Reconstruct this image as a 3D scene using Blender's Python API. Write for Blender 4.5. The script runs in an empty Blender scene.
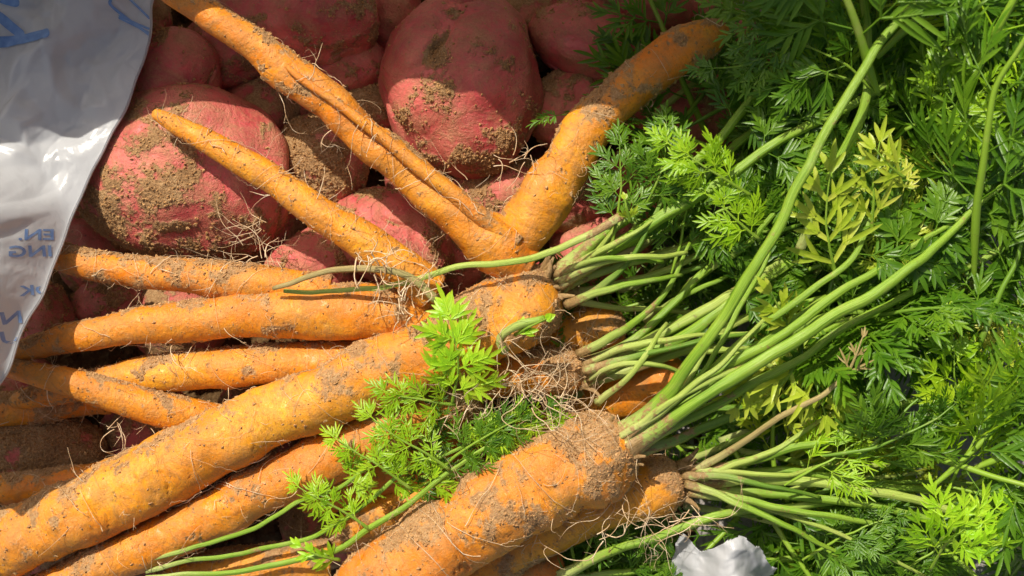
import bpy, bmesh, math, random
import numpy as np
from mathutils import Vector, Matrix
from mathutils.bvhtree import BVHTree

sc = bpy.context.scene
COL = sc.collection
H = 0.75; ZR = 0.05; S = 0.0005          # camera height, reference plane, metres per pixel there

def PX(px, py, z):
    k = S*(H-z)/(H-ZR)
    return np.array([(px-512)*k, (288-py)*k, z])
def kz(z): return S*(H-z)/(H-ZR)

# ------------------------------------------------------------------ noise
_rs = np.random.RandomState(7)
_perm = np.concatenate([_rs.permutation(256)]*3)
_g = _rs.normal(size=(256, 3)); _g /= np.linalg.norm(_g, axis=1)[:, None]
def pn(p, seed=0):
    p = np.asarray(p, float) + seed*17.31
    i = np.floor(p).astype(int); f = p-i; i &= 255
    u = f*f*f*(f*(f*6-15)+10)
    out = 0
    for dx in (0, 1):
        wx = u[:, 0] if dx else 1-u[:, 0]
        for dy in (0, 1):
            wy = u[:, 1] if dy else 1-u[:, 1]
            for dz in (0, 1):
                wz = u[:, 2] if dz else 1-u[:, 2]
                h = _perm[_perm[_perm[(i[:, 0]+dx) & 255]+((i[:, 1]+dy) & 255)]+((i[:, 2]+dz) & 255)]
                g = _g[h]
                out = out + wx*wy*wz*(g[:, 0]*(f[:, 0]-dx)+g[:, 1]*(f[:, 1]-dy)+g[:, 2]*(f[:, 2]-dz))
    return out*1.6
def fbm(p, seed=0, o=4, gain=.5):
    r = 0; a = 1; s = 1
    for k in range(o):
        r = r+a*pn(p*s, seed+k*3); a *= gain; s *= 2.03
    return r
def sstep(a, b, x):
    t = np.clip((x-a)/(b-a), 0, 1); return t*t*(3-2*t)

# ------------------------------------------------------------------ materials
def newmat(name):
    m = bpy.data.materials.new(name); m.use_nodes = True
    nt = m.node_tree; nt.nodes.clear()
    return m, nt
def N(nt, t, **kw):
    n = nt.nodes.new(t)
    for k, v in kw.items():
        if k == 'inp':
            for a, b in v.items(): n.inputs[a].default_value = b
        else: setattr(n, k, v)
    return n
def ramp(nt, fac, stops):
    r = N(nt, 'ShaderNodeValToRGB'); nt.links.new(fac, r.inputs[0])
    while len(r.color_ramp.elements) < len(stops): r.color_ramp.elements.new(.5)
    for e, (p, c) in zip(r.color_ramp.elements, stops):
        e.position = p; e.color = (c[0], c[1], c[2], 1) if not isinstance(c, (int, float)) else (c, c, c, 1)
    return r.outputs[0]
def mix(nt, f, a, b, mode='MIX'):
    m = N(nt, 'ShaderNodeMix', data_type='RGBA', blend_type=mode)
    for s, v in ((m.inputs[0], f), (m.inputs[6], a), (m.inputs[7], b)):
        if isinstance(v, bpy.types.NodeSocket): nt.links.new(v, s)
        elif isinstance(v, (int, float)): s.default_value = v
        else: s.default_value = (v[0], v[1], v[2], 1)
    return m.outputs[2]
def math_(nt, op, a, b=None, c=None):
    m = N(nt, 'ShaderNodeMath', operation=op)
    for s, v in zip(m.inputs, (a, b, c)):
        if v is None: continue
        if isinstance(v, bpy.types.NodeSocket): nt.links.new(v, s)
        else: s.default_value = v
    return m.outputs[0]
def noise(nt, scale, detail=4, rough=.55, dist=0, co=None):
    n = N(nt, 'ShaderNodeTexNoise', inp={'Scale': scale, 'Detail': detail, 'Roughness': rough, 'Distortion': dist})
    if co is not None: nt.links.new(co, n.inputs['Vector'])
    return n.outputs['Fac']
def attr(nt, name):
    return N(nt, 'ShaderNodeAttribute', attribute_name=name).outputs['Fac']
def coord(nt):
    t = N(nt, 'ShaderNodeTexCoord').outputs['Object']
    inf = N(nt, 'ShaderNodeObjectInfo').outputs['Random']
    v = N(nt, 'ShaderNodeVectorMath', operation='ADD')
    nt.links.new(t, v.inputs[0])
    c = N(nt, 'ShaderNodeCombineXYZ')
    nt.links.new(inf, c.inputs[0]); nt.links.new(inf, c.inputs[1])
    nt.links.new(c.outputs[0], v.inputs[1])
    return v.outputs[0]
def finish(nt, base, rough=.6, bump=None, bd=.001, bs=1.0, spec=.4, sss=None, trans=0, transcol=None):
    p = N(nt, 'ShaderNodeBsdfPrincipled')
    for k, v in (('Base Color', base), ('Roughness', rough), ('Specular IOR Level', spec)):
        if isinstance(v, bpy.types.NodeSocket): nt.links.new(v, p.inputs[k])
        elif isinstance(v, (int, float)): p.inputs[k].default_value = v
        else: p.inputs[k].default_value = (v[0], v[1], v[2], 1)
    if sss:
        p.inputs['Subsurface Weight'].default_value = sss[0]
        p.inputs['Subsurface Radius'].default_value = sss[1]
        p.inputs['Subsurface Scale'].default_value = sss[2]
    if bump is not None:
        b = N(nt, 'ShaderNodeBump', inp={'Distance': bd, 'Strength': bs})
        nt.links.new(bump, b.inputs['Height']); nt.links.new(b.outputs[0], p.inputs['Normal'])
    out = N(nt, 'ShaderNodeOutputMaterial')
    sh = p.outputs[0]
    if trans:
        t = N(nt, 'ShaderNodeBsdfTranslucent')
        if isinstance(transcol, bpy.types.NodeSocket): nt.links.new(transcol, t.inputs[0])
        else: t.inputs[0].default_value = (*transcol, 1)
        mx = N(nt, 'ShaderNodeMixShader', inp={0: trans})
        nt.links.new(sh, mx.inputs[1]); nt.links.new(t.outputs[0], mx.inputs[2]); sh = mx.outputs[0]
    nt.links.new(sh, out.inputs[0])

M = {}
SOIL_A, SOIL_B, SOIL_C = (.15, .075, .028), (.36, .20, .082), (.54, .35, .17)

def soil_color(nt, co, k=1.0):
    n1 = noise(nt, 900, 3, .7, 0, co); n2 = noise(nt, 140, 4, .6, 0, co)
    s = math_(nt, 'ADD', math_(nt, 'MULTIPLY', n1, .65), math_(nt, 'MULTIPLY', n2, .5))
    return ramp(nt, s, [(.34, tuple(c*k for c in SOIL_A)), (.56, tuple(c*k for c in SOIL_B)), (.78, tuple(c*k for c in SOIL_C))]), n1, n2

def carrot_mat():
    m, nt = newmat('carrot_skin'); co = coord(nt)
    al = attr(nt, 'along'); dirt = attr(nt, 'dirt'); tone = attr(nt, 'tone')
    big = noise(nt, 45, 5, .6, .4, co); fine = noise(nt, 420, 4, .6, 0, co)
    base = ramp(nt, big, [(.28, (.62, .155, .004)), (.46, (.80, .225, .004)), (.64, (.87, .33, .007)), (.76, (.90, .51, .035))])
    base = mix(nt, math_(nt, 'MULTIPLY', tone, .6), base, (.88, .46, .03))
    rnd = N(nt, 'ShaderNodeObjectInfo').outputs['Random']
    base = mix(nt, ramp(nt, rnd, [(.0, .4), (.5, 0)]), base, (.62, .16, .008))
    base = mix(nt, ramp(nt, rnd, [(.55, 0), (1, .45)]), base, (.88, .46, .03))
    base = mix(nt, ramp(nt, noise(nt, 26, 3, .6, 1.5, co), [(.52, 0), (.7, .5)]), base, (.58, .22, .04))
    # faint transverse rings
    cx = N(nt, 'ShaderNodeCombineXYZ'); nt.links.new(math_(nt, 'MULTIPLY', al, 520), cx.inputs[0])
    nt.links.new(math_(nt, 'MULTIPLY', attr(nt, 'around'), 3.0), cx.inputs[1])
    ring = noise(nt, 1.0, 3, .6, 0, cx.outputs[0])
    base = mix(nt, ramp(nt, ring, [(.55, 0), (.66, .6)]), base, (.42, .15, .02))
    sc_, n1, n2 = soil_color(nt, co, 1.12)
    # thin dust film with its own patches
    film = ramp(nt, noise(nt, 95, 8, .74, 1.0, co), [(.42, 0), (.66, .85)])
    speck = ramp(nt, noise(nt, 800, 2, .6, 0, co), [(.62, 0), (.7, .8)])
    dots = ramp(nt, noise(nt, 330, 2, .5, 0, co), [(.74, 0), (.79, .9)])
    d = ramp(nt, math_(nt, 'ADD', dirt, math_(nt, 'MULTIPLY', math_(nt, 'SUBTRACT', fine, .5), 1.3)), [(.12, 0), (.9, 1)])
    d2 = math_(nt, 'MAXIMUM', d, math_(nt, 'MULTIPLY', math_(nt, 'ADD', film, math_(nt, 'MULTIPLY', speck, .5)), math_(nt, 'ADD', math_(nt, 'MULTIPLY', dirt, .5), .5)))
    thin = mix(nt, .42, (.54, .235, .045), sc_)
    c = mix(nt, math_(nt, 'MINIMUM', math_(nt, 'MULTIPLY', d2, 1.6), 1.0), base, mix(nt, d, thin, sc_))
    c = mix(nt, math_(nt, 'MULTIPLY', dots, .8), c, (.05, .022, .01))
    bmp = math_(nt, 'ADD', math_(nt, 'MULTIPLY', math_(nt, 'MULTIPLY', d2, n1), 1.25), math_(nt, 'ADD', math_(nt, 'MULTIPLY', ring, .6), math_(nt, 'MULTIPLY', fine, .22)))
    rough = math_(nt, 'ADD', math_(nt, 'MULTIPLY', d2, .45), .42)
    finish(nt, c, rough, bmp, .0009, 1.0, .5, sss=(.12, (1, .35, .08), .004))
    return m
def potato_mat():
    m, nt = newmat('red_potato_skin'); co = coord(nt)
    dirt = attr(nt, 'dirt')
    big = noise(nt, 32, 6, .62, .6, co); fine = noise(nt, 500, 4, .6, 0, co)
    base = ramp(nt, big, [(.3, (.40, .050, .055)), (.46, (.60, .092, .09)), (.6, (.72, .165, .135)), (.76, (.74, .31, .19))])
    net = ramp(nt, noise(nt, 260, 5, .7, 1.5, co), [(.5, 0), (.66, .5)])
    base = mix(nt, net, base, (.42, .19, .10))
    v = N(nt, 'ShaderNodeTexVoronoi', inp={'Scale': 170}); nt.links.new(co, v.inputs['Vector'])
    lent = ramp(nt, v.outputs['Distance'], [(.06, 1), (.13, 0)])
    base = mix(nt, math_(nt, 'MULTIPLY', lent, .7), base, (.16, .07, .035))
    sc_, n1, n2 = soil_color(nt, co, 1.12)
    d = ramp(nt, math_(nt, 'ADD', dirt, math_(nt, 'MULTIPLY', math_(nt, 'SUBTRACT', fine, .5), 1.5)), [(.18, 0), (.72, 1)])
    film = ramp(nt, noise(nt, 70, 8, .72, .6, co), [(.42, 0), (.66, .65)])
    d2 = math_(nt, 'MAXIMUM', d, film)
    c = mix(nt, d2, base, sc_)
    bmp = math_(nt, 'ADD', math_(nt, 'MULTIPLY', math_(nt, 'MULTIPLY', d2, n1), 1.8), math_(nt, 'MULTIPLY', fine, .4))
    finish(nt, c, math_(nt, 'ADD', math_(nt, 'MULTIPLY', d2, .45), .38), bmp, .0009, 1.0, .5)
    return m
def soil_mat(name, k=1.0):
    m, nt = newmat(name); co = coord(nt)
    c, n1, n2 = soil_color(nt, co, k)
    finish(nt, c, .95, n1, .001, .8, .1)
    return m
def hair_mat():
    m, nt = newmat('pale_rootlet'); co = coord(nt)
    c = ramp(nt, noise(nt, 160, 3, .6, 0, co), [(.35, (.5, .32, .16)), (.5, (.72, .53, .32)), (.7, (.84, .72, .52))])
    finish(nt, c, .7, None, spec=.3)
    return m
def stem_mat(name, a, b, white=(.55, .58, .22)):
    m, nt = newmat(name); co = coord(nt)
    al = attr(nt, 'along'); ar = attr(nt, 'around'); d = attr(nt, 'dirt')
    cx = N(nt, 'ShaderNodeCombineXYZ'); nt.links.new(math_(nt, 'MULTIPLY', al, 30), cx.inputs[0])
    nt.links.new(math_(nt, 'MULTIPLY', ar, 26), cx.inputs[1])
    st = noise(nt, 1.0, 3, .6, 0, cx.outputs[0])
    c = mix(nt, ramp(nt, st, [(.38, 0), (.6, 1)]), a, b)
    blot = noise(nt, 60, 5, .65, .5, co)
    c = mix(nt, ramp(nt, blot, [(.55, 0), (.72, .55)]), c, (.42, .46, .12))
    c = mix(nt, ramp(nt, noise(nt, 260, 3, .6, 0, co), [(.66, 0), (.74, .6)]), c, (.2, .14, .05))
    c = mix(nt, ramp(nt, al, [(.004, .7), (.032, 0)]), c, white)
    sc_, n1, _ = soil_color(nt, co)
    fine = noise(nt, 500, 4, .6, 0, co)
    dd = ramp(nt, math_(nt, 'ADD', d, math_(nt, 'MULTIPLY', math_(nt, 'SUBTRACT', fine, .5), 1.2)), [(.4, 0), (.6, .9)])
    c = mix(nt, dd, c, sc_)
    finish(nt, c, .42, math_(nt, 'ADD', st, math_(nt, 'MULTIPLY', n1, dd)), .0005, .7, .5, trans=.12, transcol=c)
    return m
def leaf_mat(name, a, b, c3, trans=.38):
    m, nt = newmat(name); co = coord(nt)
    rnd = N(nt, 'ShaderNodeObjectInfo').outputs['Random']
    n1 = noise(nt, 55, 4, .6, .3, co); tip = attr(nt, 'tip'); tone = attr(nt, 'tone')
    f = math_(nt, 'ADD', math_(nt, 'MULTIPLY', n1, .55), math_(nt, 'MULTIPLY', tone, .45))
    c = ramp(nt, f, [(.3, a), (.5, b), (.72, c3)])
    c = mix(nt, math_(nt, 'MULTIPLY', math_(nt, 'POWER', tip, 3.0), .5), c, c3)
    tc = mix(nt, .5, c, tuple(min(1, x*2.2) for x in b))
    fine = noise(nt, 700, 2, .5, 0, co)
    finish(nt, c, .38, fine, .0003, .5, .5, trans=trans, transcol=tc)
    return m
M['carrot'] = carrot_mat(); M['potato'] = potato_mat()
M['soil'] = soil_mat('dry_soil', 1.3); M['soil_shade'] = soil_mat('gap_shade_soil', .35); M['hair'] = hair_mat()  # the second soil is darkened: shade of the gaps put into its colour
M['stem'] = stem_mat('green_stem', (.16, .33, .015), (.33, .50, .045))
M['stem_deep'] = stem_mat('deep_green_stem', (.09, .21, .012), (.2, .36, .03))
M['stem_pale'] = stem_mat('pale_stem', (.30, .45, .05), (.50, .60, .13))
M['stem_dry'] = stem_mat('dry_stem', (.33, .25, .08), (.52, .42, .18))
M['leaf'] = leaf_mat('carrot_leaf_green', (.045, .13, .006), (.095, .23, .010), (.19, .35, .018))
M['leaf_sunlit'] = leaf_mat('carrot_leaf_sunlit', (.17, .36, .006), (.30, .53, .010), (.46, .65, .025))  # sunlit copy of the leaf green, sunlight put into the colour
M['leaf_strong_sun'] = leaf_mat('carrot_leaf_strong_sun', (.26, .55, .012), (.38, .68, .02), (.52, .74, .04))  # lighter still: strong sun on a few leaves painted into their colour
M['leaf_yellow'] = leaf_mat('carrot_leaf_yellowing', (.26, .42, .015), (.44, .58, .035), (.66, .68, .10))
M['leaf_dry'] = leaf_mat('carrot_leaf_dry', (.3, .2, .07), (.42, .32, .12), (.55, .45, .2), .2)

def bag_mat():
    m, nt = newmat('white_plastic_film'); co = N(nt, 'ShaderNodeTexCoord').outputs['Object']
    n = noise(nt, 70, 3, .5, 1.2, co)
    n2 = noise(nt, 22, 4, .5, .8, co)
    r1 = math_(nt, 'ABSOLUTE', math_(nt, 'SUBTRACT', n, .5))
    finish(nt, (.66, .68, .71), .24, math_(nt, 'ADD', math_(nt, 'MULTIPLY', r1, .5), n2), .0018, .6, .5, trans=.42, transcol=(.8, .78, .74))
    return m
M['bag'] = bag_mat()
def ink_mat():
    m, nt = newmat('blue_print_ink'); co = N(nt, 'ShaderNodeTexCoord').outputs['Object']
    c = ramp(nt, noise(nt, 250, 3, .6, 0, co), [(.35, (.13, .23, .46)), (.65, (.20, .32, .55))])
    finish(nt, c, .4, None, spec=.4); return m
M['ink'] = ink_mat()
def ground_mat():
    m, nt = newmat('pale_concrete'); co = N(nt, 'ShaderNodeTexCoord').outputs['Object']
    n = noise(nt, 40, 8, .7, 0, co); s = noise(nt, 600, 2, .6, 0, co)
    c = mix(nt, .5, ramp(nt, n, [(.3, (.34, .31, .29)), (.7, (.5, .46, .43))]), ramp(nt, s, [(.35, (.25, .22, .2)), (.7, (.55, .5, .48))]))
    finish(nt, c, .9, s, .0006, .8, .2); return m
M['ground'] = ground_mat()

# ------------------------------------------------------------------ object helpers
def mesh_obj(name, V, F, mat, attrs=None, parent=None, origin=None, smooth=True):
    V = np.asarray(V, float)
    if parent is not None: o0 = np.array(parent['_o'])
    elif origin is not None: o0 = np.array(origin)
    else: o0 = np.zeros(3)
    me = bpy.data.meshes.new(name)
    F = F if isinstance(F, list) else F.tolist()
    me.from_pydata((V-o0).tolist(), [], F)
    me.materials.append(mat)
    if smooth: me.polygons.foreach_set('use_smooth', [True]*len(me.polygons))
    if attrs:
        for k, a in attrs.items():
            at = me.attributes.new(k, 'FLOAT', 'POINT'); at.data.foreach_set('value', np.asarray(a, dtype=np.float32))
    o = bpy.data.objects.new(name, me); COL.objects.link(o)
    if parent is not None:
        o.parent = PAR[parent.name]; o['_o'] = [float(q) for q in o0]
    else:
        o.location = [float(q) for q in o0]; o['_o'] = [float(q) for q in o0]
    PAR[o.name] = o
    return o
PAR = {}
def thing(name, label, cat, loc, group=None):
    o = bpy.data.objects.new(name, None); COL.objects.link(o); o.location = loc; o['_o'] = list(map(float, loc))
    o.empty_display_size = .02
    o['label'] = label; o['category'] = cat
    if group: o['group'] = group
    PAR[o.name] = o
    return o
def tag(o, label=None, cat=None, group=None, kind=None):
    for k, v in (('label', label), ('category', cat), ('group', group), ('kind', kind)):
        if v: o[k] = v
    return o

def spline(pts, n):
    pts = np.asarray(pts, float)
    P = np.vstack([2*pts[0]-pts[1], pts, 2*pts[-1]-pts[-2]])
    m = len(pts)-1
    t = np.linspace(0, m-1e-6, n*3); i = t.astype(int); f = (t-i)[:, None]
    p0, p1, p2, p3 = P[i], P[i+1], P[i+2], P[i+3]
    q = .5*((2*p1)+(-p0+p2)*f+(2*p0-5*p1+4*p2-p3)*f*f+(-p0+3*p1-3*p2+p3)*f**3)
    d = np.concatenate([[0], np.cumsum(np.linalg.norm(np.diff(q[:, :3], axis=0), axis=1))])
    tt = np.linspace(0, d[-1], n)
    return np.stack([np.interp(tt, d, q[:, k]) for k in range(q.shape[1])], 1), tt
def frames(C, up=(0, 0, 1)):
    T = np.gradient(C, axis=0); T /= np.linalg.norm(T, axis=1)[:, None]+1e-12
    up = np.array(up, float)
    X = np.cross(T, up); ln = np.linalg.norm(X, axis=1)[:, None]
    X = np.where(ln > .05, X/np.maximum(ln, 1e-9), np.array([1., 0, 0]))
    for k in range(1, len(X)):
        if X[k] @ X[k-1] < 0: X[k] = -X[k]
    Y = np.cross(X, T)
    return T, X, Y
def grid_faces(n, m, close=True, off=0):
    i = np.arange(n-1)[:, None]; j = np.arange(m if close else m-1)[None, :]
    a = i*m+j; b = i*m+(j+1) % m
    return (np.stack([a, b, b+m, a+m], -1).reshape(-1, 4)+off)

class Tubes:
    """many thin tapered tubes gathered into one mesh"""
    def __init__(s, sides=5): s.V = []; s.F = []; s.n = 0; s.al = []; s.ar = []; s.sides = sides
    def add(s, pts, r0, r1=None, pw=1.0):
        C = np.asarray(pts, float); n = len(C); m = s.sides
        r = np.asarray(r0, float) if np.ndim(r0) else r0+(r1-r0)*np.linspace(0, 1, n)**pw
        T, X, Y = frames(C, (0.05, .03, 1))
        th = np.arange(m)*2*math.pi/m
        ring = X[:, None, :]*np.cos(th)[None, :, None]+Y[:, None, :]*np.sin(th)[None, :, None]
        V = C[:, None, :]+ring*(r[:, None, None] if np.ndim(r) else r)
        s.V.append(V.reshape(-1, 3)); s.F.append(grid_faces(n, m, True, s.n)); s.n += n*m
    def arrays(s): return np.vstack(s.V), np.vstack(s.F)

def tri_sample(V, F, n, rng, w=None):
    F = np.asarray([f[:3] for f in F]) if not isinstance(F, np.ndarray) else F[:, :3]
    a, b, c = V[F[:, 0]], V[F[:, 1]], V[F[:, 2]]
    nr = np.cross(b-a, c-a); ar = np.linalg.norm(nr, axis=1)+1e-15
    p = ar*(w[F[:, 0]] if w is not None else 1); p = p/p.sum()
    idx = rng.choice(len(F), n, p=p)
    u, v = rng.rand(n, 1), rng.rand(n, 1); fl = (u+v) > 1; u = np.where(fl, 1-u, u); v = np.where(fl, 1-v, v)
    return a[idx]+(b-a)[idx]*u+(c-a)[idx]*v, nr[idx]/ar[idx][:, None]
OCT = np.array([[1, 0, 0], [-1, 0, 0], [0, 1, 0], [0, -1, 0], [0, 0, 1], [0, 0, -1]], float)
OCTF = np.array([[0, 2, 4], [2, 1, 4], [1, 3, 4], [3, 0, 4], [2, 0, 5], [1, 2, 5], [3, 1, 5], [0, 3, 5]])
def crumbs(P, Nn, rng, r0, r1):
    n = len(P)
    r = r0+(r1-r0)*rng.rand(n)**3.5
    V = OCT[None]*(1+.7*(rng.rand(n, 6, 3)-.5))*(.6+.8*rng.rand(n, 6, 1))
    # random rotation
    a = rng.rand(n)*6.28; ca, sa = np.cos(a), np.sin(a)
    R = np.zeros((n, 3, 3)); R[:, 0, 0] = ca; R[:, 0, 1] = -sa; R[:, 1, 0] = sa; R[:, 1, 1] = ca; R[:, 2, 2] = 1
    V = np.einsum('nij,nkj->nki', R, V)*r[:, None, None]+(P+Nn*r[:, None]*.35)[:, None, :]
    F = (OCTF[None]+(np.arange(n)*6)[:, None, None]).reshape(-1, 3)
    return V.reshape(-1, 3), F

# ------------------------------------------------------------------ carrot roots
def build_root(pts, seed, dirt=.3, crown=True, blunt_tip=False, m=64, crease=1.0, step=.0011, lump=1.0):
    """pts: (px, py, z, width_px) from crown end to tip"""
    A = []
    for (x, y, z, w) in pts:
        A.append([*PX(x, y, z), w*kz(z)/2])
    Lr = sum(np.linalg.norm(np.array(A[i+1][:3])-np.array(A[i][:3])) for i in range(len(A)-1))
    n = max(30, int(Lr/step))
    Q, s = spline(A, n)
    C, R = Q[:, :3], np.maximum(Q[:, 3], .0004)
    R0 = R.copy()
    L = s[-1]
    # ends: rounded crown shoulder, rounded tip
    if crown:
        e = R[0]*.75; t = np.clip(s/e, 0, 1); R = R*np.sqrt(np.clip(1-(1-t)**2.4, 0, 1)); R[0] = R0[0]*.12
    e = R0[-1]*(1.0 if blunt_tip else 2.5); t = np.clip((L-s)/e, 0, 1); R = R*np.sqrt(np.clip(1-(1-t)**2, 0, 1)); R[-1] = R0[-1]*.05
    # gentle wobble of the axis
    wob = np.stack([pn(np.stack([s*38, s*0+k*5, s*0+seed], 1), 3) for k in range(3)], 1)*R0.mean()*.16*lump
    C = C+wob*np.sin(np.linspace(0, math.pi, n))[:, None]
    T, X, Y = frames(C)
    th = np.arange(m)*2*math.pi/m
    ring = X[:, None, :]*np.cos(th)[None, :, None]+Y[:, None, :]*np.sin(th)[None, :, None]
    rr = R[:, None]*np.ones((1, m))
    P0 = (C[:, None, :]+ring*rr[..., None]).reshape(-1, 3)
    sv = np.repeat(s, m); thv = np.tile(th, n); Rv = np.repeat(R0, m)
    # low lumps
    nm = lump*.10*pn(P0*60, seed)+.022*pn(P0*170, seed+1)
    # transverse creases: bands that only run part of the way round
    cr = pn(np.stack([sv*230, np.cos(thv)*.9, np.sin(thv)*.9], 1), seed+2)
    gate = sstep(-.1, .5, pn(np.stack([sv*60, np.cos(thv)*1.3+4, np.sin(thv)*1.3], 1), seed+4))
    groove = -np.exp(-(cr/.06)**2)*gate*.05*crease
    bulge = .035*crease*pn(np.stack([sv*110, np.cos(thv)*.4, np.sin(thv)*.4], 1), seed+6)
    # dirt
    dn = fbm(P0*85, seed+9, 5, .62)*.70+.75*pn(P0*30, seed+8)
    cd = np.exp(-(sv/(Rv.mean()*1.5))**2)*.75 if crown else 0
    side = .34*(-np.repeat(ring[..., 2].reshape(-1)[None], 1, 0)[0])     # undersides carry more soil
    gcv = -groove/(.05*max(crease, .01))
    side = side+.30*ring[..., 1].reshape(-1)       # the side that lay in the row kept more of its soil
    dm = sstep(.22, .95, dn+dirt+.20+cd+side+gcv*.55)
    gr = fbm(P0*750, seed+12, 2, .6)
    disp = Rv*(nm+groove+bulge)*np.repeat(np.clip(R/np.maximum(R0, 1e-6), 0, 1), m)+dm*(.00045+.0006*gr)+.00012*pn(P0*500, seed+13)
    V = P0+ring.reshape(-1, 3)*disp[:, None]
    F = grid_faces(n, m)
    tone = np.clip(.3+.8*pn(P0*22, seed+20), 0, 1)
    # caps
    V = np.vstack([V, C[0]+T[0]*0, C[-1]]); nn = n*m
    caps = [[(j+1) % m, j, nn] for j in range(m)]+[[(n-1)*m+j, (n-1)*m+(j+1) % m, nn+1] for j in range(m)]
    ext = lambda a, v0=0, v1=0: np.concatenate([a, [v0, v1]])
    at = dict(along=ext(sv, 0, L), around=ext(np.abs(thv-math.pi)), dirt=ext(dm, 1, .3), tone=ext(tone))
    return V, F, caps, at, (C, R0, T, X, Y, s)

def surf_hairs(tb, fr, rng, n, loose=.5, lmax=.03, rmin=.00010, rmax=.00028, trange=(0.02, .98), side=None):
    C, R, T, X, Y, s = fr; N_ = len(C)
    for _ in range(n):
        i = int(N_*(trange[0]+(trange[1]-trange[0])*rng.rand())); i = min(max(i, 1), N_-2)
        th = rng.rand()*6.28
        if side is not None: th = side+rng.normal()*.6
        d = X[i]*math.cos(th)+Y[i]*math.sin(th)
        p = C[i]+d*R[i]*1.0
        L = lmax*(.25+.75*rng.rand()**1.5)
        r = rmin+(rmax-rmin)*rng.rand()**2
        if rng.rand() < loose:
            hair(tb, p-d*.001, d+T[i]*rng.normal()*.9+np.array([0, 0, .15]), L, r, rng, 2)
        else:   # clings to the skin
            pts = []; k = float(i); t0 = th; vth = rng.normal()*.9; vk = rng.normal()*1.0
            nst = 14
            for q in range(nst):
                k += vk*L/nst/(s[-1]/N_); t0 += vth*L/nst/max(R[i], .002)*1.6
                vth += rng.normal()*.35; vk += rng.normal()*.3
                kk = int(np.clip(k, 1, N_-2))
                dd = X[kk]*math.cos(t0)+Y[kk]*math.sin(t0)
                pts.append(C[kk]+dd*(R[kk]*1.03+.0004+abs(rng.normal())*.0006)+T[kk]*(k-kk)*(s[-1]/N_))
            tb.add(np.array(pts), r*.9, r*.3)
def hair(tb, p, d, L, r, rng, br=2, grav=.25):
    d = np.array(d, float); d /= np.linalg.norm(d)+1e-9
    n = max(7, int(L/.0018)); pts = [np.array(p, float)]
    cur = rng.normal(size=3)*.25
    for k in range(n):
        cur = cur*.75+rng.normal(size=3)*.22
        d = d+cur*.55+np.array([0, 0, -grav*.12]); d /= np.linalg.norm(d)
        pts.append(pts[-1]+d*L/n)
        if br > 0 and rng.rand() < .16 and k > 1:
            hair(tb, pts[-1], d+rng.normal(size=3)*.8, L*(.25+.3*rng.rand()), r*.6, rng, br-1, grav)
    tb.add(np.array(pts), r, r*.3)

def carrot(label, pts, seed, dirt=.3, crown=True, hairs=40, hl=.03, ncr=1500, blunt=False, m=64, fork=None, group=None, loose=.5, name='carrot', crease=1.0, lump=1.0, trange=(.02, .98)):
    base = PX(*pts[len(pts)//2][:3]); base = (float(base[0]), float(base[1]), float(base[2]-pts[len(pts)//2][3]*kz(.07)/2))
    t = thing(name, label, 'carrot', base, group)
    rng = np.random.RandomState(seed*13+5)
    V, F, caps, at, fr = build_root(pts, seed, dirt, crown, blunt, m, crease, lump=lump)
    allF = F.tolist()+caps
    FR = [fr]
    if fork is not None:
        for q, fp in enumerate(fork):
            V2, F2, caps2, at2, fr2 = build_root(fp, seed+31+q, dirt, False, False, m, crease, lump=lump)
            off = len(V)
            allF += [[i+off for i in f] for f in F2.tolist()+caps2]
            F = np.vstack([F, F2+off]); V = np.vstack([V, V2]); at = {k: np.concatenate([at[k], at2[k]]) for k in at}
            FR.append(fr2)
    mesh_obj('root', V, allF, M['carrot'], at, t)
    if ncr:
        P, Nn = tri_sample(V, F, int(ncr*2.4), rng, at['dirt']**1.2+.06)
        Vc, Fc = crumbs(P, Nn, rng, .00018, .0013)
        tag(mesh_obj('soil_crumbs', Vc, Fc, M['soil'], None, t, smooth=False), kind='stuff')
    if hairs:
        tb = Tubes(4)
        for f in FR: surf_hairs(tb, f, rng, int(hairs/len(FR)), loose, hl, trange=trange)
        Vh, Fh = tb.arrays()
        tag(mesh_obj('rootlets', Vh, Fh, M['hair'], None, t), kind='stuff')
    t['_c'] = 1
    return t

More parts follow.
